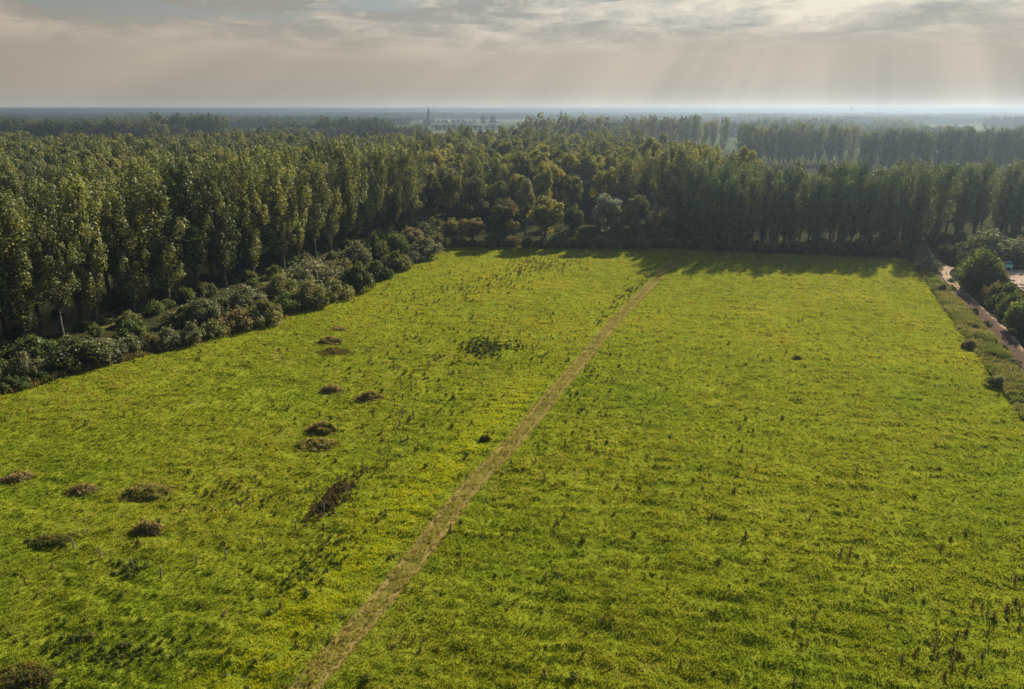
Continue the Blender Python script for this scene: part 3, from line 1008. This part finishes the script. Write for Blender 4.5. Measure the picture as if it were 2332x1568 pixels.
# right of the road
rights = [(2226, 662, 104, 96, 'green', 'full green bush at the bend of the dirt road'), (2288, 704, 90, 64, 'green', 'green bush next after the bend bush along the road'),
          (2262, 672, 70, 60, 'olive', 'olive bush wedged between two green roadside bushes'), (2335, 762, 96, 92, 'green', 'green bush at the right picture edge beside the road'),
          (2320, 728, 70, 70, 'olive', 'olive bush just left of the edge bush beside the road'), (2400, 830, 110, 110, 'green', 'near green bush by the road at the picture edge'),
          (2250, 608, 150, 74, 'willow', 'big drooping grey willow beyond the roadside bushes'), (2205, 598, 60, 60, 'willow', 'small grey willow left of the big drooping one'),
          (2310, 604, 90, 62, 'willow', 'grey willow right of the big drooping one'), (2195, 612, 50, 40, 'green', 'dark bush where the side path ends'),
          (2150, 588, 44, 34, 'green', 'low dark bush just past the road bend'), (2180, 596, 50, 44, 'green', 'dark bush behind the side path'),
          
          (2265, 694, 60, 56, 'brown', 'brownish bush low at the road between the first two green ones'), (2362, 740, 80, 70, 'green', 'tall green bush cut by the right picture edge'),
          (2300, 724, 60, 60, 'green', 'small green bush at the roadside before the edge bush'), (2365, 800, 90, 80, 'olive', 'olive bush at the picture edge nearest the road'),
          (2212, 630, 60, 70, 'green', 'green bush at the left foot of the bend bush'),
          (2146, 668, 36, 24, 'olive', 'rounded dark bush in the verge by the road bend'), (2112, 616, 50, 34, 'willow', 'grey bush at the far end of the verge'),
          (2268, 880, 46, 24, 'olive', 'rounded olive bush in the verge near the picture edge'), (2210, 792, 40, 22, 'brown', 'brownish bush halfway along the verge'),
          (2425, 604, 120, 60, 'olive', 'olive bush beyond the bare soil')]
for px, py, a, b, kx, lab in rights:
    bush(px, py, a * 1.12, b, kx, lab)


# ------------------------------------------------------------------ grass, verge and weeds
def tufts(name, X, Y, H, Wd, COL, seed, nb=5, spread=.18, lean=.5):
    r_ = np.random.default_rng(seed)
    n = len(X)
    Z = hgt(X, Y)
    th = r_.uniform(0, 2 * math.pi, (n, nb))
    off = r_.uniform(0, 1, (n, nb)) * spread * np.sqrt(H[:, None] / .25)
    bx = X[:, None] + np.cos(th) * off
    by = Y[:, None] + np.sin(th) * off
    bz = np.repeat(Z[:, None], nb, 1) - .03
    fa = r_.uniform(0, math.pi, (n, nb))
    hw = Wd[:, None] * r_.uniform(.6, 1.3, (n, nb)) * .5
    hh = H[:, None] * r_.uniform(.55, 1.15, (n, nb))
    ln = hh * lean * r_.uniform(0, 1.2, (n, nb))
    la = th + r_.normal(size=(n, nb)) * .5
    a = np.stack([bx - np.cos(fa) * hw, by - np.sin(fa) * hw, bz], -1)
    b = np.stack([bx + np.cos(fa) * hw, by + np.sin(fa) * hw, bz], -1)
    tx, ty = bx + np.cos(la) * ln, by + np.sin(la) * ln
    c = np.stack([tx + np.cos(fa) * hw * .45, ty + np.sin(fa) * hw * .45, bz + hh], -1)
    d = np.stack([tx - np.cos(fa) * hw * .45, ty - np.sin(fa) * hw * .45, bz + hh * .96], -1)
    V = np.stack([a, b, c, d], 2).reshape(-1, 3)
    F = np.arange(len(V)).reshape(-1, 4)
    col = np.repeat(COL, nb * 4, 0)
    col = col * np.repeat(r_.uniform(.88, 1.12, (n * nb, 1)), 4, 0)
    col = np.column_stack([col, np.ones(len(col))])
    me = mesh_np(name, V, F, M['grass'], {'col': ('POINT', 'FLOAT_COLOR', col)})
    return ob(name, me)


def sample_polar(n, r0, r1, half_deg, r_, power):
    u = r_.uniform(0, 1, n)
    e = 2 - power
    r = (r0 ** e + u * (r1 ** e - r0 ** e)) ** (1 / e) if abs(e) > 1e-6 else r0 * (r1 / r0) ** u
    a = np.radians(r_.uniform(-half_deg, half_deg, n))
    return r * np.sin(a), r * np.cos(a), r


gr = np.random.default_rng(3)
X, Y, Rr = sample_polar(420000, 30, 215, 46, gr, 1.35)
fd = inside(FIELD, X, Y)
td, ts = seg_dist(TRACK, X, Y)
keep = fd & ((td > 1.0) | (gr.random(len(X)) < .75))
dens = vn(X, Y, 1.4, 41) * .5 + vn(X, Y, 3.5, 42) * .5
keep &= gr.random(len(X)) < np.clip(.55 + .9 * (dens - .3), .3, 1)
X, Y, Rr, td, ts = X[keep], Y[keep], Rr[keep], td[keep], ts[keep]
n = len(X)
g1, g2, g3 = vn(X, Y, 9, 43), vn(X + .3 * Y, Y * 1.5, 1.8, 44), vn(X, Y, .9, 45)
lush = np.array([.140, .192, .017]); yel = np.array([.280, .285, .036]); straw = np.array([.38, .36, .15]); deep = np.array([.045, .085, .010]); brown_ = np.array([.17, .12, .055])
f = np.clip(g1 * .6 + g2 * .35 - .15 + .35 * smooth(Y, 60, 140) + .5 * (vn(X, Y, 30, 46) - .5), 0, 1)[:, None]  # yellower with distance: grazing backlight put into the grass colour
COL = lush * (1 - f) + yel * f
band = (smooth(td, 1.3, 3) * smooth(td, 10, 4) * (ts < 0) * smooth(Y, 110, 70))[:, None]
COL = COL * (1 - .6 * band) + np.array([.36, .38, .008]) * .7 * band
sm = (smooth(g3, .62, .95) * smooth(g1, .35, .8))[:, None] * .5
COL = COL * (1 - sm) + straw * sm
dm = (smooth(g3, .34, .1) * np.interp(Y, [40, 120], [.6, .25]))[:, None]  # dark blades thin out with distance, part of the same painted brightening
COL = COL * (1 - dm) + deep * dm
tm = (td < 1.5)[:, None] * .7
COL = COL * (1 - tm) + (straw * np.array([.68, .56, .34]) * g3[:, None] + brown_ * .8 * (1 - g3[:, None])) * tm
Hh = (.11 + .10 * g2 * g1 + .08 * gr.random(n)) * np.where(td < 1.5, .45, 1) * np.interp(Rr, [40, 180], [1, 1.15])
Wd = (.045 + .045 * gr.random(n)) * np.interp(Rr, [40, 180], [1.0, 2.4])
o = tufts('pasture_grass', X, Y, Hh, Wd, COL, 4, nb=5, spread=.2, lean=.9)
tag(o, 'short lush yellow-green grass covering the whole pasture', 'grass', kind='stuff')
print('TUFTS', n)

# tall verge between pasture and road, and rank grass along the left edge
n = 85000
t_ = gr.uniform(0, 1, n)
RE = np.array([P(2078, 592), P(2130, 668), P(2200, 768), P(2262, 852), P(2345, 965), P(2440, 1100)])
seg = np.linalg.norm(np.diff(RE, axis=0), axis=1); cum = np.concatenate([[0], np.cumsum(seg)]) / seg.sum()
ex, ey = np.interp(t_, cum, RE[:, 0]), np.interp(t_, cum, RE[:, 1])
X = ex + gr.uniform(-.3, 11, n) + .5 * vn(ex, ey, 2.5, 56); Y = ey + gr.normal(size=n) * .4
rd, rs = seg_dist(ROAD, X, Y)
kp = (rd > 1.75) & (rs < 0)
X, Y = X[kp], Y[kp]
g2 = vn(X, Y, 2.5, 51); g3 = vn(X, Y, 1.0, 52)
c1, c2, c3 = np.array([.090, .125, .035]), np.array([.20, .19, .10]), np.array([.06, .09, .02])
COL = c1 * (1 - g2[:, None]) + c2 * g2[:, None]
dm = smooth(g3, .4, .1)[:, None]
COL = COL * (1 - dm) + c3 * dm
Hh = .62 * (.45 + .55 * gr.random(len(X)) + .55 * vn(X, Y, 2.3, 53) ** 2 + .3 * vn(X, Y, 6, 54)) * np.where(vn(X, Y, 4, 55) > .35, 1.15, .8)
Wd = .07 + .06 * gr.random(len(X))
o = tufts('verge_grass', X, Y, Hh, Wd, COL, 6, nb=5, spread=.22, lean=.45)
tag(o, 'tall rank olive and straw coloured grass on the verge between pasture and dirt road', 'grass', kind='stuff')
n = 26000
LE = np.array(LEFT_EDGE)
t_ = gr.uniform(0, 1, n)
seg = np.linalg.norm(np.diff(LE, axis=0), axis=1); cum = np.concatenate([[0], np.cumsum(seg)]) / seg.sum()
ex, ey = np.interp(t_, cum, LE[:, 0]), np.interp(t_, cum, LE[:, 1])
X = ex + gr.uniform(-5, 1.2, n); Y = ey + gr.uniform(0, 2.5, n)
g2 = vn(X, Y, 2.5, 61)
COL = c1 * (1 - g2[:, None]) + np.array([.20, .15, .075]) * g2[:, None]
o = tufts('edge_grass', X, Y, .3 + .6 * vn(X, Y, 2.0, 63), .07 + .06 * gr.random(n), COL, 7, nb=5, spread=.22, lean=.5)
tag(o, 'rank brownish grass along the foot of the left bushes', 'grass', kind='stuff')


def weed_mesh(seed, key, h=.85, stems=5, bushy=False):
    r_ = np.random.default_rng(seed)
    a = Acc()
    for i in range(stems):
        th = r_.uniform(0, 6.28); ln = r_.uniform(.02, .22)
        top = np.array([math.cos(th) * ln, math.sin(th) * ln, h * r_.uniform(.7, 1.05)])
        V, F = tube([(0, 0, -.05), top * .5, top], [.014, .012, .008], 4)
        a.add(V, F, np.full(len(F), .3))
        nn_ = 16 if not bushy else 10
        z = r_.uniform(.45, 1.0, nn_)
        p = top[None] * z[:, None] + r_.normal(size=(nn_, 3)) * .035
        V, F = quads(p, r_.normal(size=(nn_, 3)), r_.uniform(.03, .06, nn_), r_)
        a.add(V, F, r_.uniform(0, 1, len(F)))
    nl2 = 26 if not bushy else 60
    th = r_.uniform(0, 6.28, nl2); rr_ = r_.uniform(.05, .34, nl2)
    p = np.column_stack([np.cos(th) * rr_, np.sin(th) * rr_, r_.uniform(.02, .30 if not bushy else .5, nl2)])
    V, F = quads(p, np.column_stack([np.cos(th) * .4, np.sin(th) * .4, np.ones(nl2)]) + r_.normal(size=(nl2, 3)) * .5, r_.uniform(.05, .12, nl2), r_)
    a.add(V, F, r_.uniform(0, .8, len(F)))
    return a.mesh('weed', M[key])


WEEDS = [weed_mesh(400 + i, 'weed', h=.75 + .12 * i, stems=4 + i) for i in range(3)] + [weed_mesh(410 + i, 'weed_green', h=.5, stems=4, bushy=True) for i in range(3)]
wr = np.random.default_rng(21)
WX, WY, WK, WS = [], [], [], []


def weeds_at(px, py, kind, s=1.0):
    p = P(px, py)
    WX.append(p[0]); WY.append(p[1]); WK.append(kind); WS.append(s * .72)


def patch(cx, cy, rx, ry, n, kinds, s=1.0, slope=0.0):
    for _ in range(n):
        a, b = wr.normal(size=2) * .5
        weeds_at(cx + a * rx, cy + b * ry + a * rx * slope, int(wr.choice(kinds)), s * wr.uniform(.7, 1.3))


patch(1130, 640, 220, 34, 230, [0, 1, 2, 3, 4], 1.0, -.22)
patch(1230, 600, 70, 18, 110, [0, 1, 2], .9)
patch(1420, 680, 80, 22, 60, [1, 3, 4, 5], 1.0, -.9)
patch(1105, 790, 62, 22, 150, [3, 4, 5], 1.1)
patch(1330, 880, 60, 120, 50, [1, 3, 4, 5], .8, -1.0)
patch(1180, 760, 250, 90, 120, [0, 1, 2, 4], .9)
patch(950, 860, 200, 120, 110, [0, 1, 2, 3, 5], .9)
patch(2180, 1490, 130, 70, 34, [0, 1, 2, 5], .8)
patch(2290, 1400, 60, 60, 12, [0, 1, 2], .9)
patch(755, 1145, 60, 26, 190, [0, 1, 2], .9, -.75)
patch(560, 1130, 160, 50, 80, [0, 1, 3, 5], .7)
patch(250, 1480, 170, 60, 110, [3, 4, 5], .8)
patch(720, 1290, 110, 60, 90, [3, 4, 5], .7, -.6)
patch(890, 1000, 60, 100, 30, [0, 1, 2], .9)
patch(60, 1555, 80, 14, 60, [3, 4, 1], .9)
patch(300, 1300, 40, 18, 30, [3, 4, 5], .9)
patch(105, 1240, 44, 12, 46, [3, 4], 1.0)
patch(1480, 630, 50, 20, 40, [3, 4, 1], .9, -1.0)
for _ in range(700):
    rr_ = 36 * (175 / 36) ** wr.uniform(); a = math.radians(wr.uniform(-42, 38))
    WX.append(rr_ * math.sin(a)); WY.append(rr_ * math.cos(a)); WK.append(int(wr.choice([0, 1, 2, 3, 4, 5]))); WS.append(wr.uniform(.3, .95) if vn(WX[-1], WY[-1], 14, 71) > .36 else .5)
WX, WY, WK, WS = map(np.array, (WX, WY, WK, WS))
kp = inside(FIELD, WX, WY) & (seg_dist(TRACK, WX, WY)[0] > 1.4)
WX, WY, WK, WS = WX[kp], WY[kp], WK[kp], WS[kp]
size_px = WS / np.hypot(WX, WY)
inview = (np.abs(WX) / WY < .8)
od = np.argsort(-size_px * inview)
ind, rst = od[:300], od[300:]
tdw, tsw = seg_dist(TRACK, WX, WY)
for i in ind:
    side = 'left' if tsw[i] < 0 else 'right'
    nm = 'brown dried dock plant' if WK[i] < 3 else 'dark green leafy weed'
    o = ob('dock_plant' if WK[i] < 3 else 'leafy_weed', WEEDS[WK[i]], None, (WX[i], WY[i], float(hgt(WX[i], WY[i])) - .02))
    o.scale = (WS[i],) * 3
    o.rotation_euler = (0, 0, wr.uniform(0, 6.28))
    tag(o, f'{nm} standing up from the near pasture {side} of the track', 'weed', f'{nm}s {side} of the track')
m_ = len(rst)
o = scatter('pasture_weeds', np.column_stack([WX[rst], WY[rst], hgt(WX[rst], WY[rst]) - .02]), np.column_stack([np.zeros((m_, 2)), wr.uniform(0, 6.28, m_)]),
            np.repeat(WS[rst][:, None], 3, 1), WK[rst], proto_collection('weeds', WEEDS))
tag(o, 'scattered brown and dark green weeds dotted over the farther pasture', 'weeds', kind='stuff')
print('WEEDS', len(WX))


# ------------------------------------------------------------------ heaps, posts, branches
def heap(px, py, wpx, hpx, kind, label):
    p = P(px, py)
    t_ = CAM_H / (FPX * math.sin(PITCH) - (784 - py) * math.cos(PITCH))
    w_, h_ = wpx * t_ / 2, max(.28, hpx * t_ * .42)
    r_ = np.random.default_rng(int(px * 7 + py))
    n = 26
    g = np.linspace(-1.15, 1.15, n)
    A, B = np.meshgrid(g, g)
    rad = np.hypot(A, B) + (vn(A * 3 + px, B * 3, 1, 5) - .5) * .4
    prof = np.clip(1 - rad ** 2, 0, 1) ** .8
    Z = prof * h_ * (.55 + .75 * vn(A * 4 + px, B * 4 + py, 1, 9))
    dep = w_ * .62
    wx_, wy_ = p[0] + A * w_, p[1] + dep + B * dep
    Zw = hgt(wx_, wy_) + np.where(prof > 0, Z, -.1) - .05
    V = np.stack([A * w_, B * dep, Zw], -1).reshape(-1, 3)
    i, j = np.meshgrid(np.arange(n - 1), np.arange(n - 1), indexing='ij')
    q = np.stack([i * n + j, i * n + j + 1, (i + 1) * n + j + 1, (i + 1) * n + j], -1).reshape(-1, 4)
    q = q[(prof.ravel()[q] > 0).any(1)]
    # rank grass blades growing on it
    m2 = 1500
    a, b = r_.uniform(-1.1, 1.1, m2), r_.uniform(-1.1, 1.1, m2)
    a, b = a * r_.uniform(.9, 1.2, m2), b * r_.uniform(.9, 1.2, m2); kk = (np.hypot(a, b) < 1.02) | ((np.hypot(a, b) < 1.25) & (r_.random(m2) < .3))
    a, b = a[kk], b[kk]
    ia = np.clip(((a + 1.15) / 2.3 * (n - 1)).astype(int), 0, n - 1); ib = np.clip(((b + 1.15) / 2.3 * (n - 1)).astype(int), 0, n - 1)
    bz = Zw[ib, ia]
    c = np.column_stack([a * w_, b * dep, np.maximum(bz, hgt(p[0] + a * w_, p[1] + dep + b * dep)) + r_.uniform(0, .22, len(a))])
    nn = np.column_stack([a, b, np.full(len(a), .1)]) + r_.normal(size=(len(a), 3)) * .6
    V2, F2 = quads(c, nn, r_.uniform(.06, .16, len(a)), r_, aspect=.45, updir=(0, 0, 1))
    pal = {'hay': [(.24, .18, .10), (.36, .29, .18), (.17, .16, .05)], 'green': [(.24, .20, .09), (.32, .24, .13), (.15, .17, .03)], 'dark': [(.09, .12, .02), (.16, .16, .04), (.14, .10, .045)]}[kind]
    pal = np.array(pal)
    cv = pal[2][None].repeat(len(V), 0) * .8
    cq = np.repeat(pal[r_.integers(0, 3, len(F2))], 4, 0)
    col = np.column_stack([np.vstack([cv, cq]), np.ones(len(V) + len(V2))])
    me = mesh_np('heap', np.vstack([V, V2]), np.vstack([q, F2 + len(V)]), M['grass'], {'col': ('POINT', 'FLOAT_COLOR', col)})
    o = ob('hay_heap' if kind == 'hay' else 'grassy_mound', me, None, (p[0], p[1] + dep, 0))
    tag(o, label, 'heap' if kind == 'hay' else 'mound')
    return p[0], p[1] + dep, h_


heap(768, 754, 34, 14, 'hay', 'thin flat brown heap, farthest of the heaps left of the track')
heap(748, 784, 56, 26, 'hay', 'ragged brown hay heap just before the farthest flat one')
heap(755, 810, 76, 16, 'dark', 'long low dark mound below the ragged brown heap')
heap(750, 896, 50, 26, 'hay', 'small brown heap with pale stalks left of the rusty one')
heap(838, 916, 62, 34, 'hay', 'rusty brown rounded heap, rightmost of the heaps')
a1 = heap(724, 992, 70, 44, 'green', 'grassy heap with a pale branch sticking out of it')
a2 = heap(712, 1030, 98, 30, 'green', 'broad flat grassy mound just below the heap with the branch')
heap(22, 1102, 70, 28, 'hay', 'straw coloured heap at the left picture edge')
heap(178, 1128, 62, 26, 'hay', 'low brown heap between the edge heap and the large mound')
heap(318, 1144, 116, 36, 'green', 'largest grassy mound with a peaked top on the left')
heap(330, 1224, 62, 42, 'hay', 'pale pinkish brown hay heap below the largest mound')
heap(105, 1250, 80, 26, 'dark', 'dark green tangled mound low on the left')
heap(1105, 1004, 24, 18, 'dark', 'small dark tussock mound just left of the mown track')
heap(1817, 820, 20, 10, 'dark', 'tiny dark mound alone in the right half of the pasture')
heap(10, 1590, 150, 30, 'dark', 'dark brown overgrown ridge at the bottom left corner')


def branch(x, y, z, tip, label, seed):
    a = Acc()
    r_ = np.random.default_rng(seed)
    t0, t1 = np.zeros(3), np.array(tip)
    V, F = tube([t0, t1 * .5 + np.array([.1, 0, .05]), t1], [.06, .045, .02], 5); a.add(V, F)
    V, F = tube([t1 * .5 + np.array([.1, 0, .05]), t1 * .75 + np.array([-.25, .1, .15])], [.035, .012], 5); a.add(V, F)
    V, F = tube([t1 * .3, t1 * .3 + np.array([.35, -.1, .3])], [.03, .01], 5); a.add(V, F)
    o = ob('dead_branch', a.mesh('branch', M['stick'], True, False), None, (x, y, z))
    tag(o, label, 'branch')


branch(a1[0] - .1, a1[1] - .3, a1[2] * .6, (.9, .1, 1.3), 'pale dead branch rising from the grassy heap', 1)
branch(a2[0] + .3, a2[1] - .4, a2[2] * .5, (1.1, -.5, .25), 'pale dead branch lying on the broad flat mound', 2)

pm = Acc()
V, F = tube([(0, 0, -.2), (0, 0, .5), (.01, 0, .92)], [.055, .052, .048], 8); pm.add(V, F)
V, F = tube([(.01, 0, .92), (.012, 0, .935), (.012, 0, .937)], [.048, .035, .001], 8); pm.add(V, F)
pm = pm.mesh('fence_post', M['post'], True, False)
posts = [(107, 1233), (171, 1256), (232, 1272), (303, 1292), (368, 1316), (449, 1292), (516, 1272), (600, 1242), (674, 1210), (738, 1172), (792, 1128), (838, 1078), (868, 1046), (885, 1020),
         (902, 995), (911, 974), (917, 950), (920, 932), (917, 910), (914, 888), (912, 867), (908, 846), (904, 826)]
for i, (px, py) in enumerate(posts):
    p = P(px, py)
    o = ob('fence_post', pm, None, (p[0], p[1], float(hgt(*p))))
    s_ = 1.0 + rnd.uniform(-.12, .15)
    o.scale = (1.15, 1.15, s_)
    o.rotation_euler = (rnd.uniform(-.07, .07), rnd.uniform(-.07, .07), rnd.uniform(0, 3))
    tag(o, f'grey fence stake in the curved line, {ORD[i]} from its lower left end', 'fence post', 'fence stakes of the curved line')


# ------------------------------------------------------------------ turquoise car beside the bare soil
def box(a, c, s, taper=(1, 1)):
    cx, cy, cz = c; sx, sy, sz = (q / 2 for q in s)
    v = []
    for z, k1, k2 in ((-sz, 1, 1), (sz, taper[0], taper[1])):
        v += [(cx - sx * k1, cy - sy * k2, cz + z), (cx + sx * k1, cy - sy * k2, cz + z), (cx + sx * k1, cy + sy * k2, cz + z), (cx - sx * k1, cy + sy * k2, cz + z)]
    a.add(np.array(v), np.array([(3, 2, 1, 0), (4, 5, 6, 7), (0, 1, 5, 4), (1, 2, 6, 5), (2, 3, 7, 6), (3, 0, 4, 7)]))


def simple_obj(name, acc, m_, parent):
    me = acc.mesh(name, m_, False, False)
    return ob(name, me, parent)


M['turq'] = simple_mat('turquoise_paint', (.28, .55, .50), (.34, .62, .56), .5, rough=.3)
M['glass'] = simple_mat('dark_glass', (.03, .05, .05), (.05, .07, .07), .5, rough=.1)
M['rubber'] = simple_mat('rubber', (.02, .02, .02), (.03, .03, .03), 3)
p = P(2279, 611)
car = bpy.data.objects.new('parked_van', None); COLL.objects.link(car)
car.location = (p[0], p[1], float(hgt(*p)) + .02); car.rotation_euler = (0, 0, R(62))
tag(car, 'pale turquoise van half hidden by bushes at the edge of the bare soil', 'van')
a = Acc(); box(a, (0, 0, .85), (1.85, 4.4, .9), (.97, .98)); box(a, (0, -.35, 1.62), (1.72, 3.3, .64), (.86, .86)); simple_obj('body', a, M['turq'], car)
a = Acc(); box(a, (0, -.35, 1.58), (1.70, 3.0, .40), (.92, .9)); box(a, (0, -.35, 1.56), (1.4, 3.36, .36), (.9, .91)); simple_obj('window', a, M['glass'], car)
for sx in (-1, 1):
    for sy in (-1.35, 1.35):
        V, F = tube([(sx * .80, sy, .34), (sx * .82, sy, .34), (sx * .95, sy, .34), (sx * .96, sy, .34)], [.02, .33, .33, .02], 14)
        a = Acc(); a.add(V, F); simple_obj('wheel', a, M['rubber'], car)


# ------------------------------------------------------------------ village and horizon
def at(px, d):
    return (px - 1166) / 1648 * d, d


x, y = at(975, 1750)
ch = bpy.data.objects.new('church', None); COLL.objects.link(ch); ch.location = (x, y, 0); ch.rotation_euler = (0, 0, R(25))
tag(ch, 'tall dark church with a needle spire rising above the village', 'church')
a = Acc(); box(a, (0, 0, 11), (7.5, 7.5, 22)); simple_obj('tower', a, M['slate'], ch)
a = Acc(); box(a, (0, 0, 24.5), (7.0, 7.0, 5), (.78, .78)); box(a, (0, 0, 36.5), (5.2, 5.2, 19), (.04, .04)); simple_obj('spire', a, M['slate'], ch)
a = Acc(); box(a, (0, 18, 5), (12, 28, 10)); simple_obj('nave', a, M['brick'], ch)
a = Acc(); box(a, (0, 18, 13), (12.6, 28.4, 6), (.02, .96)); simple_obj('roof', a, M['slate'], ch)


def house(px, d, wx, wy, h, rh, mw, mr, label, name='house', cat='house', rz=0.0, group=None):
    x, y = at(px, d)
    e = bpy.data.objects.new(name, None); COLL.objects.link(e); e.location = (x, y, 0); e.rotation_euler = (0, 0, rz)
    tag(e, label, cat, group)
    a = Acc(); box(a, (0, 0, h / 2), (wx, wy, h)); simple_obj('wall', a, M[mw], e)
    a = Acc(); box(a, (0, 0, h + rh / 2 + .01), (wx * 1.03, wy * 1.05, rh), (.97, .05)); simple_obj('roof', a, M[mr], e)


house(992, 1560, 20, 12, 4, 2.5, 'pale', 'pale', 'long pale farm shed just right below the steeple', 'farm_shed', 'shed')
house(1007, 1600, 9, 8, 4, 2.5, 'white', 'pale', 'short pale shed right of the long farm shed', 'farm_shed', 'shed')
house(1033, 1580, 15, 10, 3.5, 2.5, 'pale', 'pale', 'pale shed behind the roadside trees, midway to the lone trees', 'farm_shed', 'shed')
house(1075, 1620, 46, 14, 3.5, 2, 'pale', 'pale', 'very long low pale greenhouse under the two lone trees', 'greenhouse', 'greenhouse')
house(1122, 1600, 20, 12, 4, 3, 'white', 'tile', 'white barn right of the long greenhouse', 'barn', 'barn')
house(763, 1500, 16, 10, 5, 4, 'white', 'pale', 'white farmhouse among hazy trees left of the steeple', 'farmhouse', 'house')
for i in range(14):
    px = 985 + i * 11 + rnd.uniform(-4, 4); d = 2050 + rnd.uniform(-120, 160)
    house(px, d, rnd.uniform(9, 14), rnd.uniform(8, 10), rnd.uniform(4.5, 6.5), rnd.uniform(3, 4.5), rnd.choice(['brick', 'pale', 'brick', 'brick']), rnd.choice(['tile', 'slate']),
          'small hazy village house between the steeple and the lone trees', rz=rnd.uniform(-.7, .7), group='houses of the hazy village')

# lattice masts along the horizon
def pylon_mesh(H=49.):
    a = Acc()
    for sx in (-1, 1):
        for sy in (-1, 1):
            V, F = tube([(sx * 4, sy * 4, 0), (sx * 1.2, sy * 1.2, H * .6), (sx * .3, sy * .3, H)], [.5, .4, .3], 4); a.add(V, F)
    for z in np.linspace(4, H * .55, 5):
        w0 = np.interp(z, [0, H * .6], [4, 1.2]); w1 = np.interp(z + 6, [0, H * .6], [4, 1.2])
        for s_ in (-1, 1):
            V, F = tube([(-w0, s_ * w0, z), (w1, s_ * w1, z + 6)], [.22, .22], 4); a.add(V, F)
            V, F = tube([(s_ * w0, -w0, z), (s_ * w1, w1, z + 6)], [.22, .22], 4); a.add(V, F)
    b = Acc()
    for z, w_ in ((H * .68, 9), (H * .82, 7)):
        V, F = tube([(-w_, 0, z), (0, 0, z + 1.4), (w_, 0, z)], [.3, .6, .3], 4); b.add(V, F)
    return a.mesh('mast', M['steel'], False, False), b.mesh('cross_arm', M['steel'], False, False)


py_ = pylon_mesh()
pyl = [45, 70, 130, 158, 258, 320, 500, 588, 700, 880, 985, 1070, 1176, 1278, 1380, 1446, 1515, 1608, 1718, 1830, 2000, 2082, 2190, 2290]
for i, px in enumerate(pyl):
    d = rnd.uniform(3500, 4100)
    x, y = at(px, d)
    plant('power_pylon', py_, x, y, (1, 1, rnd.uniform(.92, 1.04)), rnd.uniform(-.5, .5), f'thin grey power pylon on the horizon, {ORD[i]} from the left', 'pylon', 'power pylons on the horizon', parts=('mast', 'cross_arm'))


def turbine(px, d, H, ang, label):
    x, y = at(px, d)
    e = bpy.data.objects.new('wind_turbine', None); COLL.objects.link(e); e.location = (x, y, 0)
    tag(e, label, 'wind turbine', 'wind turbines on the left horizon')
    a = Acc(); V, F = tube([(0, 0, 0), (0, 0, H)], [1.3, .8], 8); a.add(V, F); simple_obj('tower', a, M['steel'], e)
    a = Acc(); box(a, (0, -.5, H + .8), (1.6, 3.6, 1.8)); simple_obj('nacelle', a, M['steel'], e)
    for k3 in range(3):
        th = ang + k3 * 2.0944
        a = Acc(); V, F = tube([(0, -3.2, H + .8), (math.sin(th) * 4, -3.3, H + .8 + math.cos(th) * 4), (math.sin(th) * 9, -3.4, H + .8 + math.cos(th) * 9)], [.5, .7, .12], 6)
        a.add(V, F); simple_obj('blade', a, M['steel'], e)


for i, (px, H, an) in enumerate([(96, 62, .3), (111, 56, .9), (180, 60, .1), (196, 58, 1.4), (282, 58, .6), (300, 54, .2), (373, 55, 1.0), (405, 56, .5), (755, 56, .3), (763, 58, .8), (785, 54, 1.2)]):
    turbine(px, 3700 + 40 * i, 40 - (60 - H) * .5, an, f'small grey wind turbine on the left horizon, {ORD[i]} from the left')
x, y = at(1941, 3800)
e = bpy.data.objects.new('water_tower', None); COLL.objects.link(e); e.location = (x, y, 0)
tag(e, 'squat water tower on the right horizon', 'water tower')
a = Acc(); V, F = tube([(0, 0, 0), (0, 0, 38)], [3.2, 3.0], 12); a.add(V, F); simple_obj('shaft', a, M['steel'], e)
a = Acc(); V, F = tube([(0, 0, 38), (0, 0, 41), (0, 0, 48), (0, 0, 49.5)], [3, 5.5, 5.5, .5], 16); a.add(V, F); simple_obj('tank', a, M['steel'], e)

# ------------------------------------------------------------------ haze
HAZE = 3.6e-4
hm, t = mat('haze')
pv = t.n('ShaderNodeVolumePrincipled', {'Color': (.225, .29, .355, 1), 'Density': HAZE, 'Anisotropy': .6})
finish(t, None, pv.outputs[0])
a = Acc(); L = 32500.
box(a, (0, 0, 25.3), (2 * L, 2 * L, 54.6))
o = ob('haze', a.mesh('haze', hm, False, False))
tag(o, 'pale blue haze lying over the whole plain', 'haze', kind='stuff')
